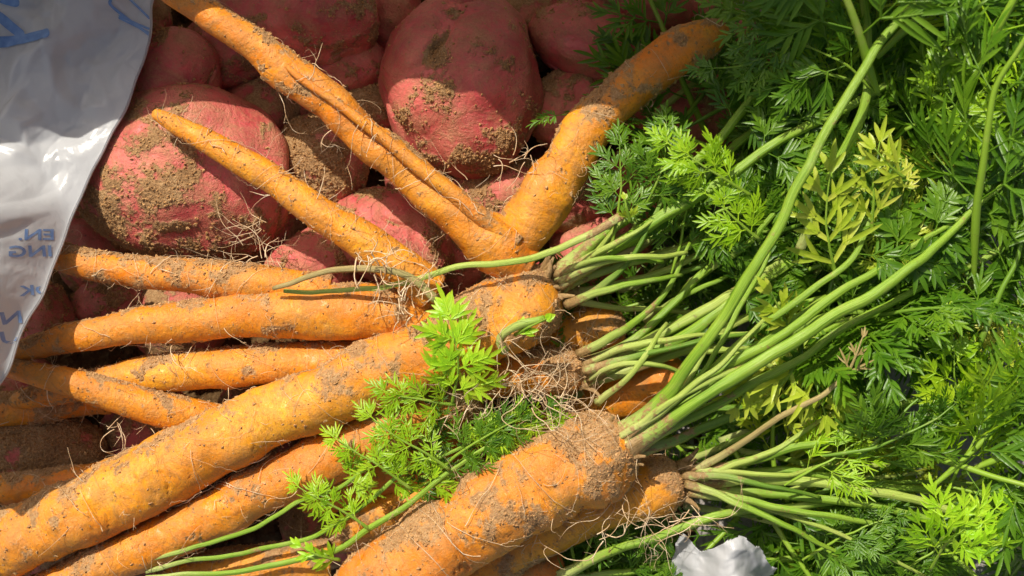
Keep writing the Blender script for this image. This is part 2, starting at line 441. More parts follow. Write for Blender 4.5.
# ------------------------------------------------------------------ potatoes
_ico = {}
def ico(sub):
    if sub not in _ico:
        bm = bmesh.new(); bmesh.ops.create_icosphere(bm, subdivisions=sub, radius=1)
        _ico[sub] = (np.array([v.co[:] for v in bm.verts]), np.array([[v.index for v in f.verts] for f in bm.faces])); bm.free()
    return _ico[sub]
def potato(label, cx, cy, z, rx, ry, rot, seed, dirt=.1, ddir=(0, 0, 0), sub=7, rz=None, ncr=900, eyes=5, group=None, pw=1.0, hairs=0):
    U, F = ico(sub); rng = np.random.RandomState(seed*7+1)
    k = kz(z); a, b = rx*k, ry*k; c = rz if rz else .5*(a+b)*.85; c = min(c, b*1.05)
    lo = 1+.10*pn(U*1.1, seed)+.05*pn(U*2.6, seed+1)
    V = U*np.array([a, b, c])*lo[:, None]
    V[:, 0] += .12*a*(U[:, 1]**2-.3)*rng.choice([-1, 1])
    dimp = np.zeros(len(U))
    for e in range(eyes):
        d = rng.normal(size=3); d[2] = abs(d[2])*.8; d /= np.linalg.norm(d)
        tdir = np.cross(d, (0, 0, 1)); tdir /= np.linalg.norm(tdir)+1e-9; bd = np.cross(d, tdir)
        x = U@tdir; y = U@bd; fr_ = (U@d) > 0
        w = .16+.08*rng.rand()
        y2 = y-.7*x*x/w*.4
        dimp -= fr_*np.exp(-(x/w)**2-(y2/.04)**2)*.075
        dimp += fr_*np.exp(-(x/w)**2-((y2-.08)/.06)**2)*.02
        dimp -= fr_*np.exp(-(x/.3)**2-(y/.25)**2)*.03
    V += U*(dimp*min(a, b))[:, None]
    Nn = U/np.array([a, b, c]); Nn /= np.linalg.norm(Nn, axis=1)[:, None]
    ca, sa = math.cos(math.radians(rot)), math.sin(math.radians(rot)); Rz = np.array([[ca, -sa, 0], [sa, ca, 0], [0, 0, 1]])
    V = V@Rz.T; Nn = Nn@Rz.T
    tilt = rng.normal()*.12; Rx = np.array([[1, 0, 0], [0, math.cos(tilt), -math.sin(tilt)], [0, math.sin(tilt), math.cos(tilt)]])
    V = V@Rx.T; Nn = Nn@Rx.T
    O = PX(cx, cy, z)
    dn = fbm(V*60+seed, seed+5, 5, .6)*.8+.3*pn(V*25, seed+6)
    dd = np.array(ddir, float)
    bias = Nn@dd
    dm = sstep(.1, .95, dn+dirt+.1+bias+(-dimp)*9)
    gr = fbm(V*800, seed+8, 2, .6)
    V = V+Nn*(dm*(.0004+.0007*gr)+.00012*pn(V*450, seed+9))[:, None]
    W = V+O
    t = thing('potato', label, 'potato', (float(O[0]), float(O[1]), float(z-c)), group)
    mesh_obj('skin', W, F, M['potato'], dict(dirt=dm), t)
    if ncr:
        P, nn = tri_sample(W, F, ncr, rng, dm*np.clip(Nn[:, 2]+.4, 0, 1)+.02)
        Vc, Fc = crumbs(P, nn, rng, .00018, .0009)
        tag(mesh_obj('soil_crumbs', Vc, Fc, M['soil'], None, t, smooth=False), kind='stuff')
    return t

# ------------------------------------------------------------------ stems and fronds
def stem_mesh(pts, ribs=5, m=15, flat=.85, seed=0, dirt0=.6):
    """pts: (px,py,z,width_px)"""
    A = [[*PX(x, y, z), w*kz(z)/2] for (x, y, z, w) in pts]
    L = sum(np.linalg.norm(np.array(A[i+1][:3])-np.array(A[i][:3])) for i in range(len(A)-1))
    n = max(12, int(L/.0025)); Q, s = spline(A, n); C, R = Q[:, :3], Q[:, 3]
    R = R*(1+.35*np.exp(-s/.010))
    wob = np.stack([pn(np.stack([s*30, s*0+k*5, s*0+seed], 1), 3) for k in range(3)], 1)*.0020+np.stack([pn(np.stack([s*95, s*0+k*5, s*0+seed], 1), 5) for k in range(3)], 1)*.0006
    C = C+wob*np.minimum(s/.02, 1)[:, None]
    R = R*(1+.10*pn(np.stack([s*60, s*0, s*0+seed], 1), 6))
    T, X, Y = frames(C)
    th = np.arange(m)*2*math.pi/m
    rr = 1+.10*np.cos(ribs*th+seed)
    ring = X[:, None, :]*(np.cos(th)*rr)[None, :, None]+Y[:, None, :]*(np.sin(th)*rr*flat)[None, :, None]
    V = (C[:, None, :]+ring*R[:, None, None]).reshape(-1, 3)
    F = grid_faces(n, m).tolist(); F.append(list(range(m))[::-1]); F.append([(n-1)*m+j for j in range(m)])
    sv = np.repeat(s, m)
    d = np.clip(dirt0*np.exp(-sv/.02)+.5*fbm(V*90, seed+3, 3), 0, 1)
    return V, F, dict(along=sv, around=np.tile(np.abs(th-math.pi)/3.14, n), dirt=d), (C, R, T, X, Y, s)

class Leaf:
    def __init__(s, rng, W=.0020, fold=.35):
        s.V = []; s.F = []; s.tip = []; s.tone = []; s.n = 0; s.rng = rng; s.W = W; s.fold = fold
        s.tb = Tubes(4); s.tb_on = True; s.tn = .5
    def lobe(s, p, d, nn, L, W):
        rng = s.rng
        d = d/np.linalg.norm(d); side = np.cross(nn, d); side /= np.linalg.norm(side)+1e-9; nn = np.cross(d, side)
        bend = rng.normal()*.14-.10; f = s.fold*W*.5
        skew = rng.normal()*.08
        rows = ((0, .28), (.36, .42), (.66, .36), (.87, .18))
        V = []
        for t, w in rows:
            c = p+d*L*t+nn*(bend*t*t*L)+side*(skew*t*t*L)
            V += [c-side*W*w+nn*f*w*2, c, c+side*W*w+nn*f*w*2]
        V.append(p+d*L+nn*bend*L+side*skew*L)
        b = s.n
        for r in range(3):
            q = b+r*3
            s.F.append([q, q+3, q+4, q+1]); s.F.append([q+1, q+4, q+5, q+2])
        q = b+9; s.F.append([q, b+12, q+1]); s.F.append([q+1, b+12, q+2])
        s.V += V; s.tip += [0, 0, 0, .3, .3, .3, .62, .62, .62, .85, .85, .85, 1]
        tn = min(1, max(0, s.tn+rng.normal()*.1)); s.tone += [tn]*13; s.n += 13
    def axis(s, p, d, nn, L, droop, n=6):
        """bent axis; returns points, dirs, normals"""
        rng = s.rng; pts = [np.array(p)]; d = d/np.linalg.norm(d); ds = [d]; ns = [nn]
        side = np.cross(nn, d); cv = rng.normal()*.10
        for k in range(n):
            d = d+side*cv*.5/n*2+np.array([0, 0, -droop/n]); d /= np.linalg.norm(d)
            nn = nn-d*(nn@d); nn /= np.linalg.norm(nn)
            pts.append(pts[-1]+d*L/n); ds.append(d); ns.append(nn)
        return np.array(pts), np.array(ds), np.array(ns)
    def at(s, A, t):
        pts, ds, ns = A; x = t*(len(pts)-1); i = min(int(x), len(pts)-2); f = x-i
        return pts[i]*(1-f)+pts[i+1]*f, ds[i], ns[i]
    def leaflet(s, p, d, nn, L, pairs):
        A = s.axis(p, d, nn, L*.62, .05, 3)
        W = s.W*min(1.2, max(.7, (L/.014)**.5))
        # connecting blade
        rng = s.rng
        s.tb.add(A[0], W*.26, W*.2)
        for k in range(pairs):
            t = .25+.7*k/max(1, pairs-.2)
            for sg in (-1, 1):
                q, dd, n2 = s.at(A, min(t+rng.normal()*.04, .98)); side = np.cross(n2, dd)*sg
                ang = .58+rng.normal()*.1
                l = max(L*(.74-.26*t), W*3.2)*(.65+.6*rng.rand())
                n3 = n2+side*rng.normal()*.15
                s.lobe(q, dd*math.cos(ang)+side*math.sin(ang), n3, l, W)
        q, dd, n2 = s.at(A, 1.0)
        s.lobe(q-dd*W*.3, dd, n2, max(L*.56, W*3.6), W)
    def pinna(s, p, d, nn, L, npair, droop=.25, r=.00035):
        A = s.axis(p, d, nn, L*.8, droop, 6); rng = s.rng
        s.tb.add(A[0], r, r*.45)
        s.tn = min(1, max(0, .5+rng.normal()*.18))
        for k in range(npair):
            t = .3+.66*k/max(1, npair-.3)
            for sg in (-1, 1):
                q, dd, n2 = s.at(A, min(.97, t+rng.normal()*.02)); side = np.cross(n2, dd)*sg
                ang = .8+rng.normal()*.12
                n3 = n2+side*rng.normal()*.25+dd*rng.normal()*.1; n3 /= np.linalg.norm(n3)
                l = max(L*(.50-.2*t), .007)*(.8+.4*rng.rand())
                s.leaflet(q, dd*math.cos(ang)+side*math.sin(ang)+n2*rng.normal()*.12, n3, l, 3 if l > .0125 else 2)
        q, dd, n2 = s.at(A, 1.0)
        s.leaflet(q, dd, n2, max(.009, L*.36), 2 if L < .03 else 3)
    def frond(s, C, up, L2, npair, t0=.0, npin=4, droop=.3, r=.0006, wfun=None):
        """pinnae in opposite pairs along a given rachis polyline C"""
        rng = s.rng; T = np.gradient(C, axis=0); T /= np.linalg.norm(T, axis=1)[:, None]
        n = len(C)
        up = np.array(up, float)
        for k in range(npair):
            t = t0+(1-t0)*(k/(npair)); i = min(int(t*(n-1)), n-1)
            dd = T[i]; nn = up-dd*(up@dd); nn /= np.linalg.norm(nn)+1e-9
            env = wfun(t) if wfun else (1-.72*(t-t0)/(1-t0))
            for sg in (-1, 1):
                if rng.rand() < .06: continue
                side = np.cross(nn, dd)*sg; ang = .95-.25*t+rng.normal()*.15
                n3 = nn+side*rng.normal()*.3; n3 /= np.linalg.norm(n3)
                l = L2*env*(.82+.36*rng.rand())
                j = min(n-1, i+(1 if sg > 0 and rng.rand() < .4 else 0))
                s.pinna(C[j], dd*math.cos(ang)+side*math.sin(ang)+nn*(rng.normal()*.15+.05), n3, l, max(2, int(npin*(.6+.5*env))), droop, r*.6)
        nn = up-T[-1]*(up@T[-1]); nn /= np.linalg.norm(nn)+1e-9
        s.pinna(C[-1], T[-1], nn, L2*.42, max(2, npin-1), droop, r*.6)
    def build(s, name, mat, parent=None, origin=None):
        V = np.array(s.V); F = list(s.F); tip = list(s.tip); tone = list(s.tone)
        if s.tb.V:
            Vt, Ft = s.tb.arrays(); off = len(V); V = np.vstack([V, Vt]); F += (Ft+off).tolist()
            tip += [0.4]*len(Vt); tone += [.75]*len(Vt)
        return mesh_obj(name, V, F, mat, dict(tip=tip, tone=tone), parent, origin)

def stem_part(parent, pts, mat='stem', leaf=None, seed=0, frond_from=.5, L2=.045, npair=6, W=.002, up=(0, 0, 1), npin=4, dirt0=.6, name='stem', leafmat='leaf'):
    V, F, at, fr = stem_mesh(pts, seed=seed, dirt0=dirt0)
    st = mesh_obj(name, V, F, M[mat], at, parent)
    if leaf:
        rng = np.random.RandomState(seed+99); lf = Leaf(rng, W)
        C = fr[0]; i0 = int(len(C)*frond_from)
        lf.frond(C[i0:], up, L2, npair, npin=npin)
        lf.build('foliage', M[leafmat], st)
    return st

# ================================================================== SETTING
g = mesh_obj('ground', [(-6, -6, 0), (6, -6, 0), (6, 6, 0), (-6, 6, 0)], [[0, 1, 2, 3]], M['ground']); tag(g, kind='structure')

def soil_bed():
    nx, ny = 200, 160
    x = np.linspace(-.34, .10, nx); y = np.linspace(-.22, .24, ny)
    X, Y = np.meshgrid(x, y, indexing='ij'); P = np.stack([X.ravel(), Y.ravel(), 0*X.ravel()], 1)
    e = np.minimum(np.minimum((P[:, 0]+.34)/.04, (.10+.03*pn(P*30, 4)-P[:, 0])/.06), np.minimum((P[:, 1]+.22)/.04, (.24-P[:, 1])/.04))
    z = .012*sstep(0, 1, e)+.004*fbm(P*60, 3, 4)-.002
    P[:, 2] = z
    i = np.arange(nx-1)[:, None]; j = np.arange(ny-1)[None]
    a = i*ny+j; F = np.stack([a, a+ny, a+ny+1, a+1], -1).reshape(-1, 4)
    rng = np.random.RandomState(4)
    Pc, Nc = tri_sample(P, F, 6000, rng); Vc, Fc = crumbs(Pc, Nc, rng, .0006, .004)
    V = np.vstack([P, Vc]); FF = F.tolist()+(Fc+len(P)).tolist()
    o = mesh_obj('loose_soil', V, FF, M['soil_shade'], None, None, (0, 0, 0), smooth=False)
    tag(o, 'crumbly soil added under the heap of potatoes and carrots, shade of the gaps in its colour', 'soil', kind='stuff')
soil_bed()

# ================================================================== PLASTIC BAG
def creased(p, cell, amp, sd):
    """crumpled film: random triangular facets meeting in straight folds"""
    rs = np.random.RandomState(sd); lo = p[:, :2].min(0)-cell*2; hi = p[:, :2].max(0)+cell*2
    nx, ny = int((hi[0]-lo[0])/cell)+1, int((hi[1]-lo[1])/cell)+1
    pts = [(lo[0]+(i+rs.rand())*cell, lo[1]+(j+rs.rand())*cell) for i in range(nx) for j in range(ny)]
    from mathutils.geometry import delaunay_2d_cdt
    vs, _, fs, *_r = delaunay_2d_cdt([Vector(q) for q in pts], [], [], 0, 1e-7)
    hts = rs.rand(len(vs))-.5
    bv = BVHTree.FromPolygons([(v.x, v.y, float(h)*amp) for v, h in zip(vs, hts)], fs)
    out = np.zeros(len(p))
    for i, q in enumerate(p):
        h = bv.ray_cast(Vector((q[0], q[1], 1)), Vector((0, 0, -1)))
        if h[0]: out[i] = h[0].z
    return out
def used(V, F):
    ids = sorted({i for f in F for i in f}); mp = {a: b for b, a in enumerate(ids)}
    return [V[i] for i in ids], [[mp[i] for i in f] for f in F]
def bag():
    edge = np.array([(176, -90), (160, -30), (152, 0), (143, 45), (128, 95), (102, 150), (76, 205), (54, 255), (31, 310), (12, 352), (-3, 380), (-40, 430)], float)
    n1, n2 = 260, 220
    Q, s = spline(np.array([[*PX(x, y, .082+.016*min(1, max(0, (y-60)/260))+.036*min(1, max(0, (y-215)/160)))] for x, y in edge]), n1)
    v = np.linspace(0, 1, n2)**1.15*.20
    # away from edge, to the left and slightly up
    D = np.array([-.93, .36, 0])
    P = Q[:, None, :]+D[None, None]*v[None, :, None]
    f = P.reshape(-1, 3).copy(); vv = np.tile(v, n1); ss = np.repeat(s, n2)
    # diagonal ridge: right of it the film falls away towards the potatoes
    rid = .030+.012*np.sin(ss*14+1)+.008*pn(np.stack([ss*20, ss*0, ss*0], 1), 2)
    low = np.repeat(Q[:, 2], n2); up_ = sstep(.086, .098, low)
    z = low-.002+(.011+.033*up_)*sstep(0, 1, vv/rid)**.8+.016*sstep(.03, .14, vv)
    q = f.copy(); q[:, 2] = 0
    qr = q@np.array([[.8, .6, 0], [-.6, .8, 0], [0, 0, 1]])
    def ridge(p, sd): return 1-np.abs(pn(p, sd))*2.2
    def facet(p, sd, w=.18):      # creased film: slopes that change abruptly
        return np.abs(pn(p, sd))
    wp = qr+.006*np.stack([pn(q*30, 21), pn(q*30, 22), 0*vv], 1)
    cr = creased(wp*np.array([1, .5, 1]), .022, .016, 3)+creased(wp*np.array([1, .8, 1]), .010, .0062, 5)+creased(wp, .0048, .0021, 15)+.006*pn(q*18, 11)
    env = .12+.88*sstep(0, .022, vv)
    z = z+(cr-.006)*env
    f[:, 2] = z
    f[:, 0] += .0022*pn(q*45, 12)*1; f[:, 1] += .002*pn(q*45, 13)
    i = np.arange(n1-1)[:, None]; j = np.arange(n2-1)[None]
    a = i*n2+j; F = np.stack([a, a+n2, a+n2+1, a+1], -1).reshape(-1, 4)
    # rolled hem under the edge
    V = [f]; Fs = [F]; off = len(f)
    hem = f.reshape(n1, n2, 3)[:, 0, :]
    N_ = np.cross(np.gradient(hem, axis=0), [0, 0, 1]); N_ /= np.linalg.norm(N_, axis=1)[:, None]
    if (N_@D).mean() < 0: N_ = -N_
    rows = [hem]
    for k, (a_, b_) in enumerate([(-.0004, -.0010), (.0006, -.0019), (.004, -.0030), (.012, -.006), (.02, -.014), (.024, -.03)]):
        rows.append(hem+N_*a_+np.array([0, 0, b_]))
    Hm = np.stack(rows[::-1], 1).reshape(-1, 3); m = len(rows)
    j = np.arange(m-1)[None]; a = i*m+j
    V.append(Hm); Fs.append(np.stack([a, a+m, a+m+1, a+1], -1).reshape(-1, 4)+off); off += len(Hm)
    # unseen standing film, added beyond the view to shade the top of the heap
    xs = np.array([-.42, -.30, -.24, -.19, -.14, -.08, -.02, .04, .10, .16, .24, .34])
    hs = np.array(SHADE_WALL)
    nx, nz = 260, 60
    x = np.linspace(-.42, .34, nx); h = np.interp(x, xs, hs)+.006*pn(np.stack([x*40, x*0, x*0], 1), 4)
    t = np.linspace(0, 1, nz)
    X = x[:, None]*np.ones((1, nz)); Z = h[:, None]*t[None]+.002; Yy = .178-.03*t[None]**1.5+0*X
    W = np.stack([X, Yy, Z], -1).reshape(-1, 3)
    w2 = W.copy(); W[:, 1] += .006*np.abs(pn(w2*30, 5))+.004*pn(w2*60, 6)
    # keep the standing film outside the view's edge: lean it only as far as the rim
    i2 = np.arange(nx-1)[:, None]; j = np.arange(nz-1)[None]; a = i2*nz+j
    V.append(W); Fs.append(np.stack([a, a+nz, a+nz+1, a+1], -1).reshape(-1, 4)+off)
    VV = np.vstack(V); FF = np.vstack(Fs)
    t_ = thing('plastic_bag', 'crumpled white plastic carrier bag with blue mirror-reversed print along the left edge', 'bag', (-.24, .08, .02))
    film = mesh_obj('film', VV, FF, M['bag'], None, t_)
    so = film.modifiers.new('thick', 'SOLIDIFY'); so.thickness = .0003
    bv = BVHTree.FromPolygons([tuple(p) for p in f], F[:].tolist())
    def lay(px, py):
        # point on the film seen at about this pixel
        z0 = .13
        for _ in range(6):
            c = PX(px, py, z0); hit = bv.ray_cast(Vector((c[0], c[1], .5)), Vector((0, 0, -1)))
            if hit[0] is None: break
            z0 = hit[0].z
        return np.array([c[0], c[1], z0]), z0
    def drop(p):
        hit = bv.ray_cast(Vector((p[0], p[1], .5)), Vector((0, 0, -1)))
        return hit[0].z if hit[0] else None
    # broad brush-like strokes and a thin scroll
    def ribbon(path, w):
        A = []
        for (x, y) in path: A.append([*lay(x, y)[0], w*kz(.13)/2])
        C, s = spline(np.array(A), 60); T, X, Y = frames(C[:, :3]*np.array([1, 1, 0])); 
        L = s[-1]; R = C[:, 3]*np.sqrt(np.clip(1-(1-np.clip(np.minimum(s, L-s)/C[:, 3], 0, 1))**2, .02, 1))
        V = []; m = 7
        for k in range(60):
            for q in np.linspace(-1, 1, m):
                p = C[k, :3]+X[k]*R[k]*q; zz = drop(p)
                V.append([p[0], p[1], (zz if zz else -9)+.0010])
        return V, [q for q in grid_faces(60, m, False).tolist() if min(V[i][2] for i in q) > 0]
    for path, w in (([(-14, 44), (10, 42), (30, 38), (50, 32)], 11), ([(-12, 10), (0, 17), (12, 27), (24, 37)], 10), ([(-10, -8), (6, -1), (20, 2)], 12)):
        V_, F_ = ribbon(path, w); mesh_obj('printed_letter', *used(V_, F_), M['ink'], None, t_)
    V_, F_, off = [], [], 0
    for path, w in (([(112, -10), (111, 0), (115, 9), (121, 15)], 3), ([(121, 15), (131, 8), (138, 0), (142, -8)], 3), ([(120, -10), (123, 0), (124, 9), (119, 16)], 2.4), ([(124, 20), (127, 14), (130, 8), (126, 0)], 2), ([(140, 0), (134, -2), (129, -6)], 2.4), ([(119, 18), (122, 13), (127, 13)], 2)):
        a_, b_ = ribbon(path, w); F_ += [[i+off for i in q] for q in b_]; V_ += a_; off = len(V_)
    mesh_obj('printed_scroll', *used(V_, F_), M['ink'], None, t_)
    # small mirrored lettering
    for txt, px, py, hpx, ang in (('EN.', 20, 240, 11, 4), ('ING', 12, 257, 11, 4), ('OK', 22, 296, 10, 8), ('SY N', -4, 325, 12, 8), ('SU', -6, 345, 12, 8)):
        cu = bpy.data.curves.new('t', 'FONT'); cu.body = txt; cu.size = 1; cu.resolution_u = 3; cu.offset = .022
        to = bpy.data.objects.new('t', cu); COL.objects.link(to)
        dg = bpy.context.evaluated_depsgraph_get(); me = bpy.data.meshes.new_from_object(to.evaluated_get(dg))
        bm = bmesh.new(); bm.from_mesh(me); bmesh.ops.triangulate(bm, faces=bm.faces)
        bmesh.ops.subdivide_edges(bm, edges=[e for e in bm.edges if e.calc_length() > .12], cuts=3)
        co = np.array([v.co[:] for v in bm.verts]); fc = [[v.index for v in p.verts] for p in bm.faces]; bm.free()
        bpy.data.objects.remove(to); bpy.data.curves.remove(cu)
        sc_ = hpx*kz(.12)/.7
        wd = co[:, 0].max(); co[:, 0] = wd-co[:, 0]          # the print is read through the film, so it is reversed
        a_ = math.radians(ang); ca, sa = math.cos(a_), math.sin(a_)
        o0, z0 = lay(px, py)
        V_ = []
        for c in co:
            p = o0[:2]+np.array([c[0]*ca-c[1]*sa, c[0]*sa+c[1]*ca])*sc_
            zz = drop(p)
            V_.append([p[0], p[1], (zz if zz else z0)+.0010])
        # leave out what would hang past the edge of the film
        ok = [f_ for f_ in fc if all(drop(V_[i]) is not None for i in f_)]
        if ok: mesh_obj('printed_words', *used(V_, ok), M['ink'], None, t_, smooth=False)
SHADE_WALL = [.20, .205, .185, .150, .138, .152, .188, .215, .205, .172, .160, .15]  # rim heights of the added film, chosen for where its shadow ends
bag()

def scrap():
    n = 110; u, v = np.meshgrid(np.linspace(-1, 1, n), np.linspace(-1, 1, n), indexing='ij'); u = u.ravel(); v = v.ravel()
    P = np.stack([u*.023, v*.026-.004, 0*u], 1)
    # torn upper rim with two peaks; the piece stands up like a tent and slopes away on both sides
    top = .010*np.exp(-((u+.75)/.22)**2)+.013*np.exp(-((u-.12)/.40)**2)-.012*sstep(.45, 1, u)
    P[:, 1] += top*sstep(-.2, 1, v)
    P[:, 0] += .004*pn(np.stack([v*2.2, u*.8, u*0], 1), 5)+.005*v*u
    q = P.copy(); q[:, :2] += .0022*np.stack([pn(P*110, 1), pn(P*110, 2)], 1)
    z = .024*np.exp(-((u-.1)/.55)**2)*(1-.3*sstep(.2, 1, v))-.012*sstep(.55, 1, np.abs(u))
    P[:, 2] = z+creased(q*np.array([1, .55, 1]), .010, .011, 3)+creased(q, .0055, .0032, 4)+creased(q, .0026, .0009, 5)
    keep = (v < .80+.2*pn(np.stack([u*4, u*0, u*0], 1), 8)) & (np.abs(u) < .93+.1*pn(np.stack([v*5, v*0, v*0+3], 1), 9))
    i = np.arange(n-1)[:, None]; j = np.arange(n-1)[None]; a = i*n+j; F = np.stack([a, a+n, a+n+1, a+1], -1).reshape(-1, 4)
    F = F[keep[F].all(1)]
    O = PX(724, 588, .080)
    V_, F_ = used((P+O).tolist(), F.tolist())
    o = mesh_obj('plastic_scrap', V_, F_, M['bag'], None, None, O)
    so = o.modifiers.new('thick', 'SOLIDIFY'); so.thickness = .0003
    tag(o, 'small torn piece of crumpled white plastic among the stems at the bottom edge', 'plastic')
scrap()

# ================================================================== POTATOES
Pt = potato
Pt('large red potato at left dusted with tan soil, a thin carrot tip lying on it', 186, 176, .048, 112, 88, -12, 11, .22, (-.45, -.35, .05), rz=.038, ncr=3500)
Pt('smooth reddish potato beside the bag, above the soil-dusted large one', 172, 74, .046, 50, 46, 20, 12, -.2, (.3, .3, 0), ncr=400, sub=6)
Pt('dark potato half hidden behind the forked carrot at the top, next to the bag', 226, 50, .032, 44, 40, 0, 13, .05, ncr=300, sub=6)
Pt('brownish red potato at the top edge above the long forked carrot', 302, 12, .052, 86, 50, -8, 14, .15, (.2, -.1, 0), ncr=900)
Pt('small pink potato wedged below the brownish one at the top', 352, 66, .040, 38, 30, 10, 15, -.15, (.3, -.5, 0), ncr=300, sub=6)
Pt('biggest upright oval red potato at top centre with mossy brown smudges', 462, 82, .055, 80, 96, 4, 16, -.05, (.1, -.35, -.1), rz=.038, ncr=2600, eyes=7)
Pt('dark red potato squeezed behind the big oval one at the top edge', 392, 8, .030, 30, 46, 0, 17, -.2, ncr=150, sub=6)
Pt('shaded red potato right of the big oval one, with a dirty shoulder', 592, 46, .046, 60, 42, -18, 18, .0, (.3, .5, 0), ncr=600)
Pt('shaded red potato between the big oval one and the right arm of the forked carrot', 574, 112, .044, 46, 44, 25, 19, .0, (-.4, .4, 0), ncr=600)
Pt('knobbly soil-caked potato in the gap under the long forked carrot', 322, 158, .040, 50, 42, -50, 20, .7, ncr=2500)
Pt('dirt coated potato just left of the big oval one', 368, 112, .036, 36, 34, 0, 21, .55, ncr=900, sub=6)
Pt('purplish red potato in the middle under the narrow carrot end', 392, 236, .046, 62, 48, -25, 22, -.1, (.2, .2, 0), ncr=900)
Pt('bright pink potato low in the middle with rootlets over it', 318, 268, .040, 56, 42, 15, 23, -.25, (.1, .6, 0), ncr=700)
Pt('soil dusted potato with a pink eye between the arms of the forked carrot', 500, 194, .044, 48, 38, 10, 24, .35, ncr=1600)
Pt('dusky potato at the top edge right of centre, behind the others', 640, 2, .040, 58, 34, -10, 25, .0, ncr=200, sub=6)
Pt('dull red potato below the top of the forked carrot\'s right arm', 700, 118, .036, 62, 46, 15, 26, .05, ncr=500, sub=6)
Pt('bright red potato glowing through the leaf sprays right of the forked carrot', 655, 182, .034, 56, 40, -10, 27, -.3, ncr=200, sub=6)
Pt('red potato under the leaves at the upper middle', 752, 56, .034, 60, 44, 5, 28, -.2, ncr=200, sub=6)
Pt('brown pink potato next to the bag, above the left end of the orange carrots', 44, 318, .042, 32, 36, 10, 29, .25, (0, .3, -.3), ncr=900, sub=6)
Pt('pink potato with a crust of tan soil peeping out below the dusty carrot at left', 108, 306, .034, 40, 26, 0, 30, .2, (-.4, .3, 0), ncr=1200, sub=6)
Pt('brown soil-caked potato in the shade at the left edge below the carrots', 40, 448, .042, 66, 40, -5, 31, .9, ncr=4000)
hid = [(120, 20, .030), (260, 120, .022), (262, 232, .020), (430, 190, .020), (560, 190, .018), (180, 320, .022), (150, 430, .022), (260, 420, .020), (100, 250, .02), (20, 400, .022),
       (330, 400, .022), (40, 540, .025), (160, 560, .022), (520, 20, .022), (640, 100, .02), (600, 250, .016), (450, 260, .022), (230, 180, .02), (330, 90, .02), (520, 300, .02), (580, 360, .018), (330, 520, .02), (460, 520, .02), (450, 440, .018), (700, 40, .018), (380, 330, .02)]
for i, (x, y, z) in enumerate(hid):
    Pt('dirt covered potato lying deep in a dark gap of the heap', x, y, z, 52, 44, i*37, 60+i, .35, sub=5, ncr=150, group='potatoes deep in the heap', eyes=2, rz=min(.03, z+.004))

# ================================================================== CARROTS
C = carrot
# forked carrot: crown end hidden under the stems, two arms
C('long forked carrot spreading two arms in a V over the potatoes at the top',
  [(528, 262, .088, 50), (498, 246, .092, 60), (455, 212, .097, 44), (400, 165, .100, 40), (345, 118, .102, 38), (290, 72, .103, 40), (250, 42, .103, 34), (205, 12, .104, 30), (150, -22, .104, 26)], 1, .02,
  crown=False, hairs=90, hl=.028, ncr=3500, loose=.45, lump=1.3,
  fork=[[(505, 262, .086, 44), (532, 215, .092, 56), (566, 165, .095, 52), (602, 116, .097, 46), (645, 75, .098, 44), (688, 47, .098, 45), (728, 26, .097, 40)],
        [(515, 244, .100, 22), (455, 196, .108, 17), (400, 152, .111, 13), (350, 112, .113, 10), (305, 82, .114, 8), (284, 64, .114, 5)]])
C('narrow clean yellow-orange carrot whose thin tip lies on the large left potato',
  [(432, 292, .092, 40), (405, 270, .096, 40), (360, 240, .100, 38), (310, 206, .102, 32), (260, 172, .102, 30), (210, 143, .100, 24), (175, 124, .098, 19), (152, 112, .097, 10)], 2, -.2, crown=False, hairs=70, hl=.02, ncr=900, loose=.6, blunt=True)
C('dusty tan carrot lying level below the large left potato',
  [(330, 292, .080, 34), (285, 286, .082, 34), (235, 281, .083, 36), (180, 276, .083, 34), (125, 270, .082, 30), (85, 264, .081, 30), (50, 250, .079, 27), (10, 215, .075, 20)], 3, .42, crown=False, hairs=60, hl=.022, ncr=2600)
C('smooth orange carrot with its tip at the bag edge, second level one from the top',
  [(440, 304, .078, 52), (385, 312, .082, 58), (330, 312, .084, 56), (270, 314, .085, 48), (215, 318, .085, 42), (150, 326, .085, 38), (90, 334, .084, 31), (45, 344, .083, 26), (5, 356, .081, 20), (-30, 366, .08, 12)], 4, .08, crown=False, hairs=70, hl=.018, ncr=2600)
C('orange brown carrot just above the thickest one, left end behind a thinner carrot',
  [(400, 358, .070, 44), (350, 362, .074, 44), (290, 364, .076, 42), (230, 368, .077, 40), (165, 372, .076, 38), (110, 380, .073, 32), (60, 392, .068, 26), (10, 402, .062, 20)], 5, .2, crown=False, hairs=60, hl=.022, ncr=2400)
C('thin orange carrot running from the left edge down to the thickest carrot',
  [(250, 428, .068, 36), (205, 418, .074, 36), (160, 409, .080, 34), (115, 396, .084, 32), (70, 383, .086, 28), (30, 373, .086, 22), (-10, 364, .085, 15)], 6, .0, crown=False, hairs=30, hl=.018, ncr=700)
C('dirty brown carrot at the left edge under the thin orange one',
  [(110, 398, .050, 32), (70, 402, .054, 32), (25, 408, .056, 34), (-30, 414, .056, 30)], 7, .45, crown=False, hairs=20, ncr=900)
C('short visible stretch of orange carrot at the left edge above the thickest one',
  [(190, 455, .060, 34), (140, 468, .068, 36), (95, 480, .071, 34), (50, 486, .072, 32), (5, 489, .072, 30), (-40, 492, .07, 26)], 8, .05, crown=False, hairs=20, ncr=700)

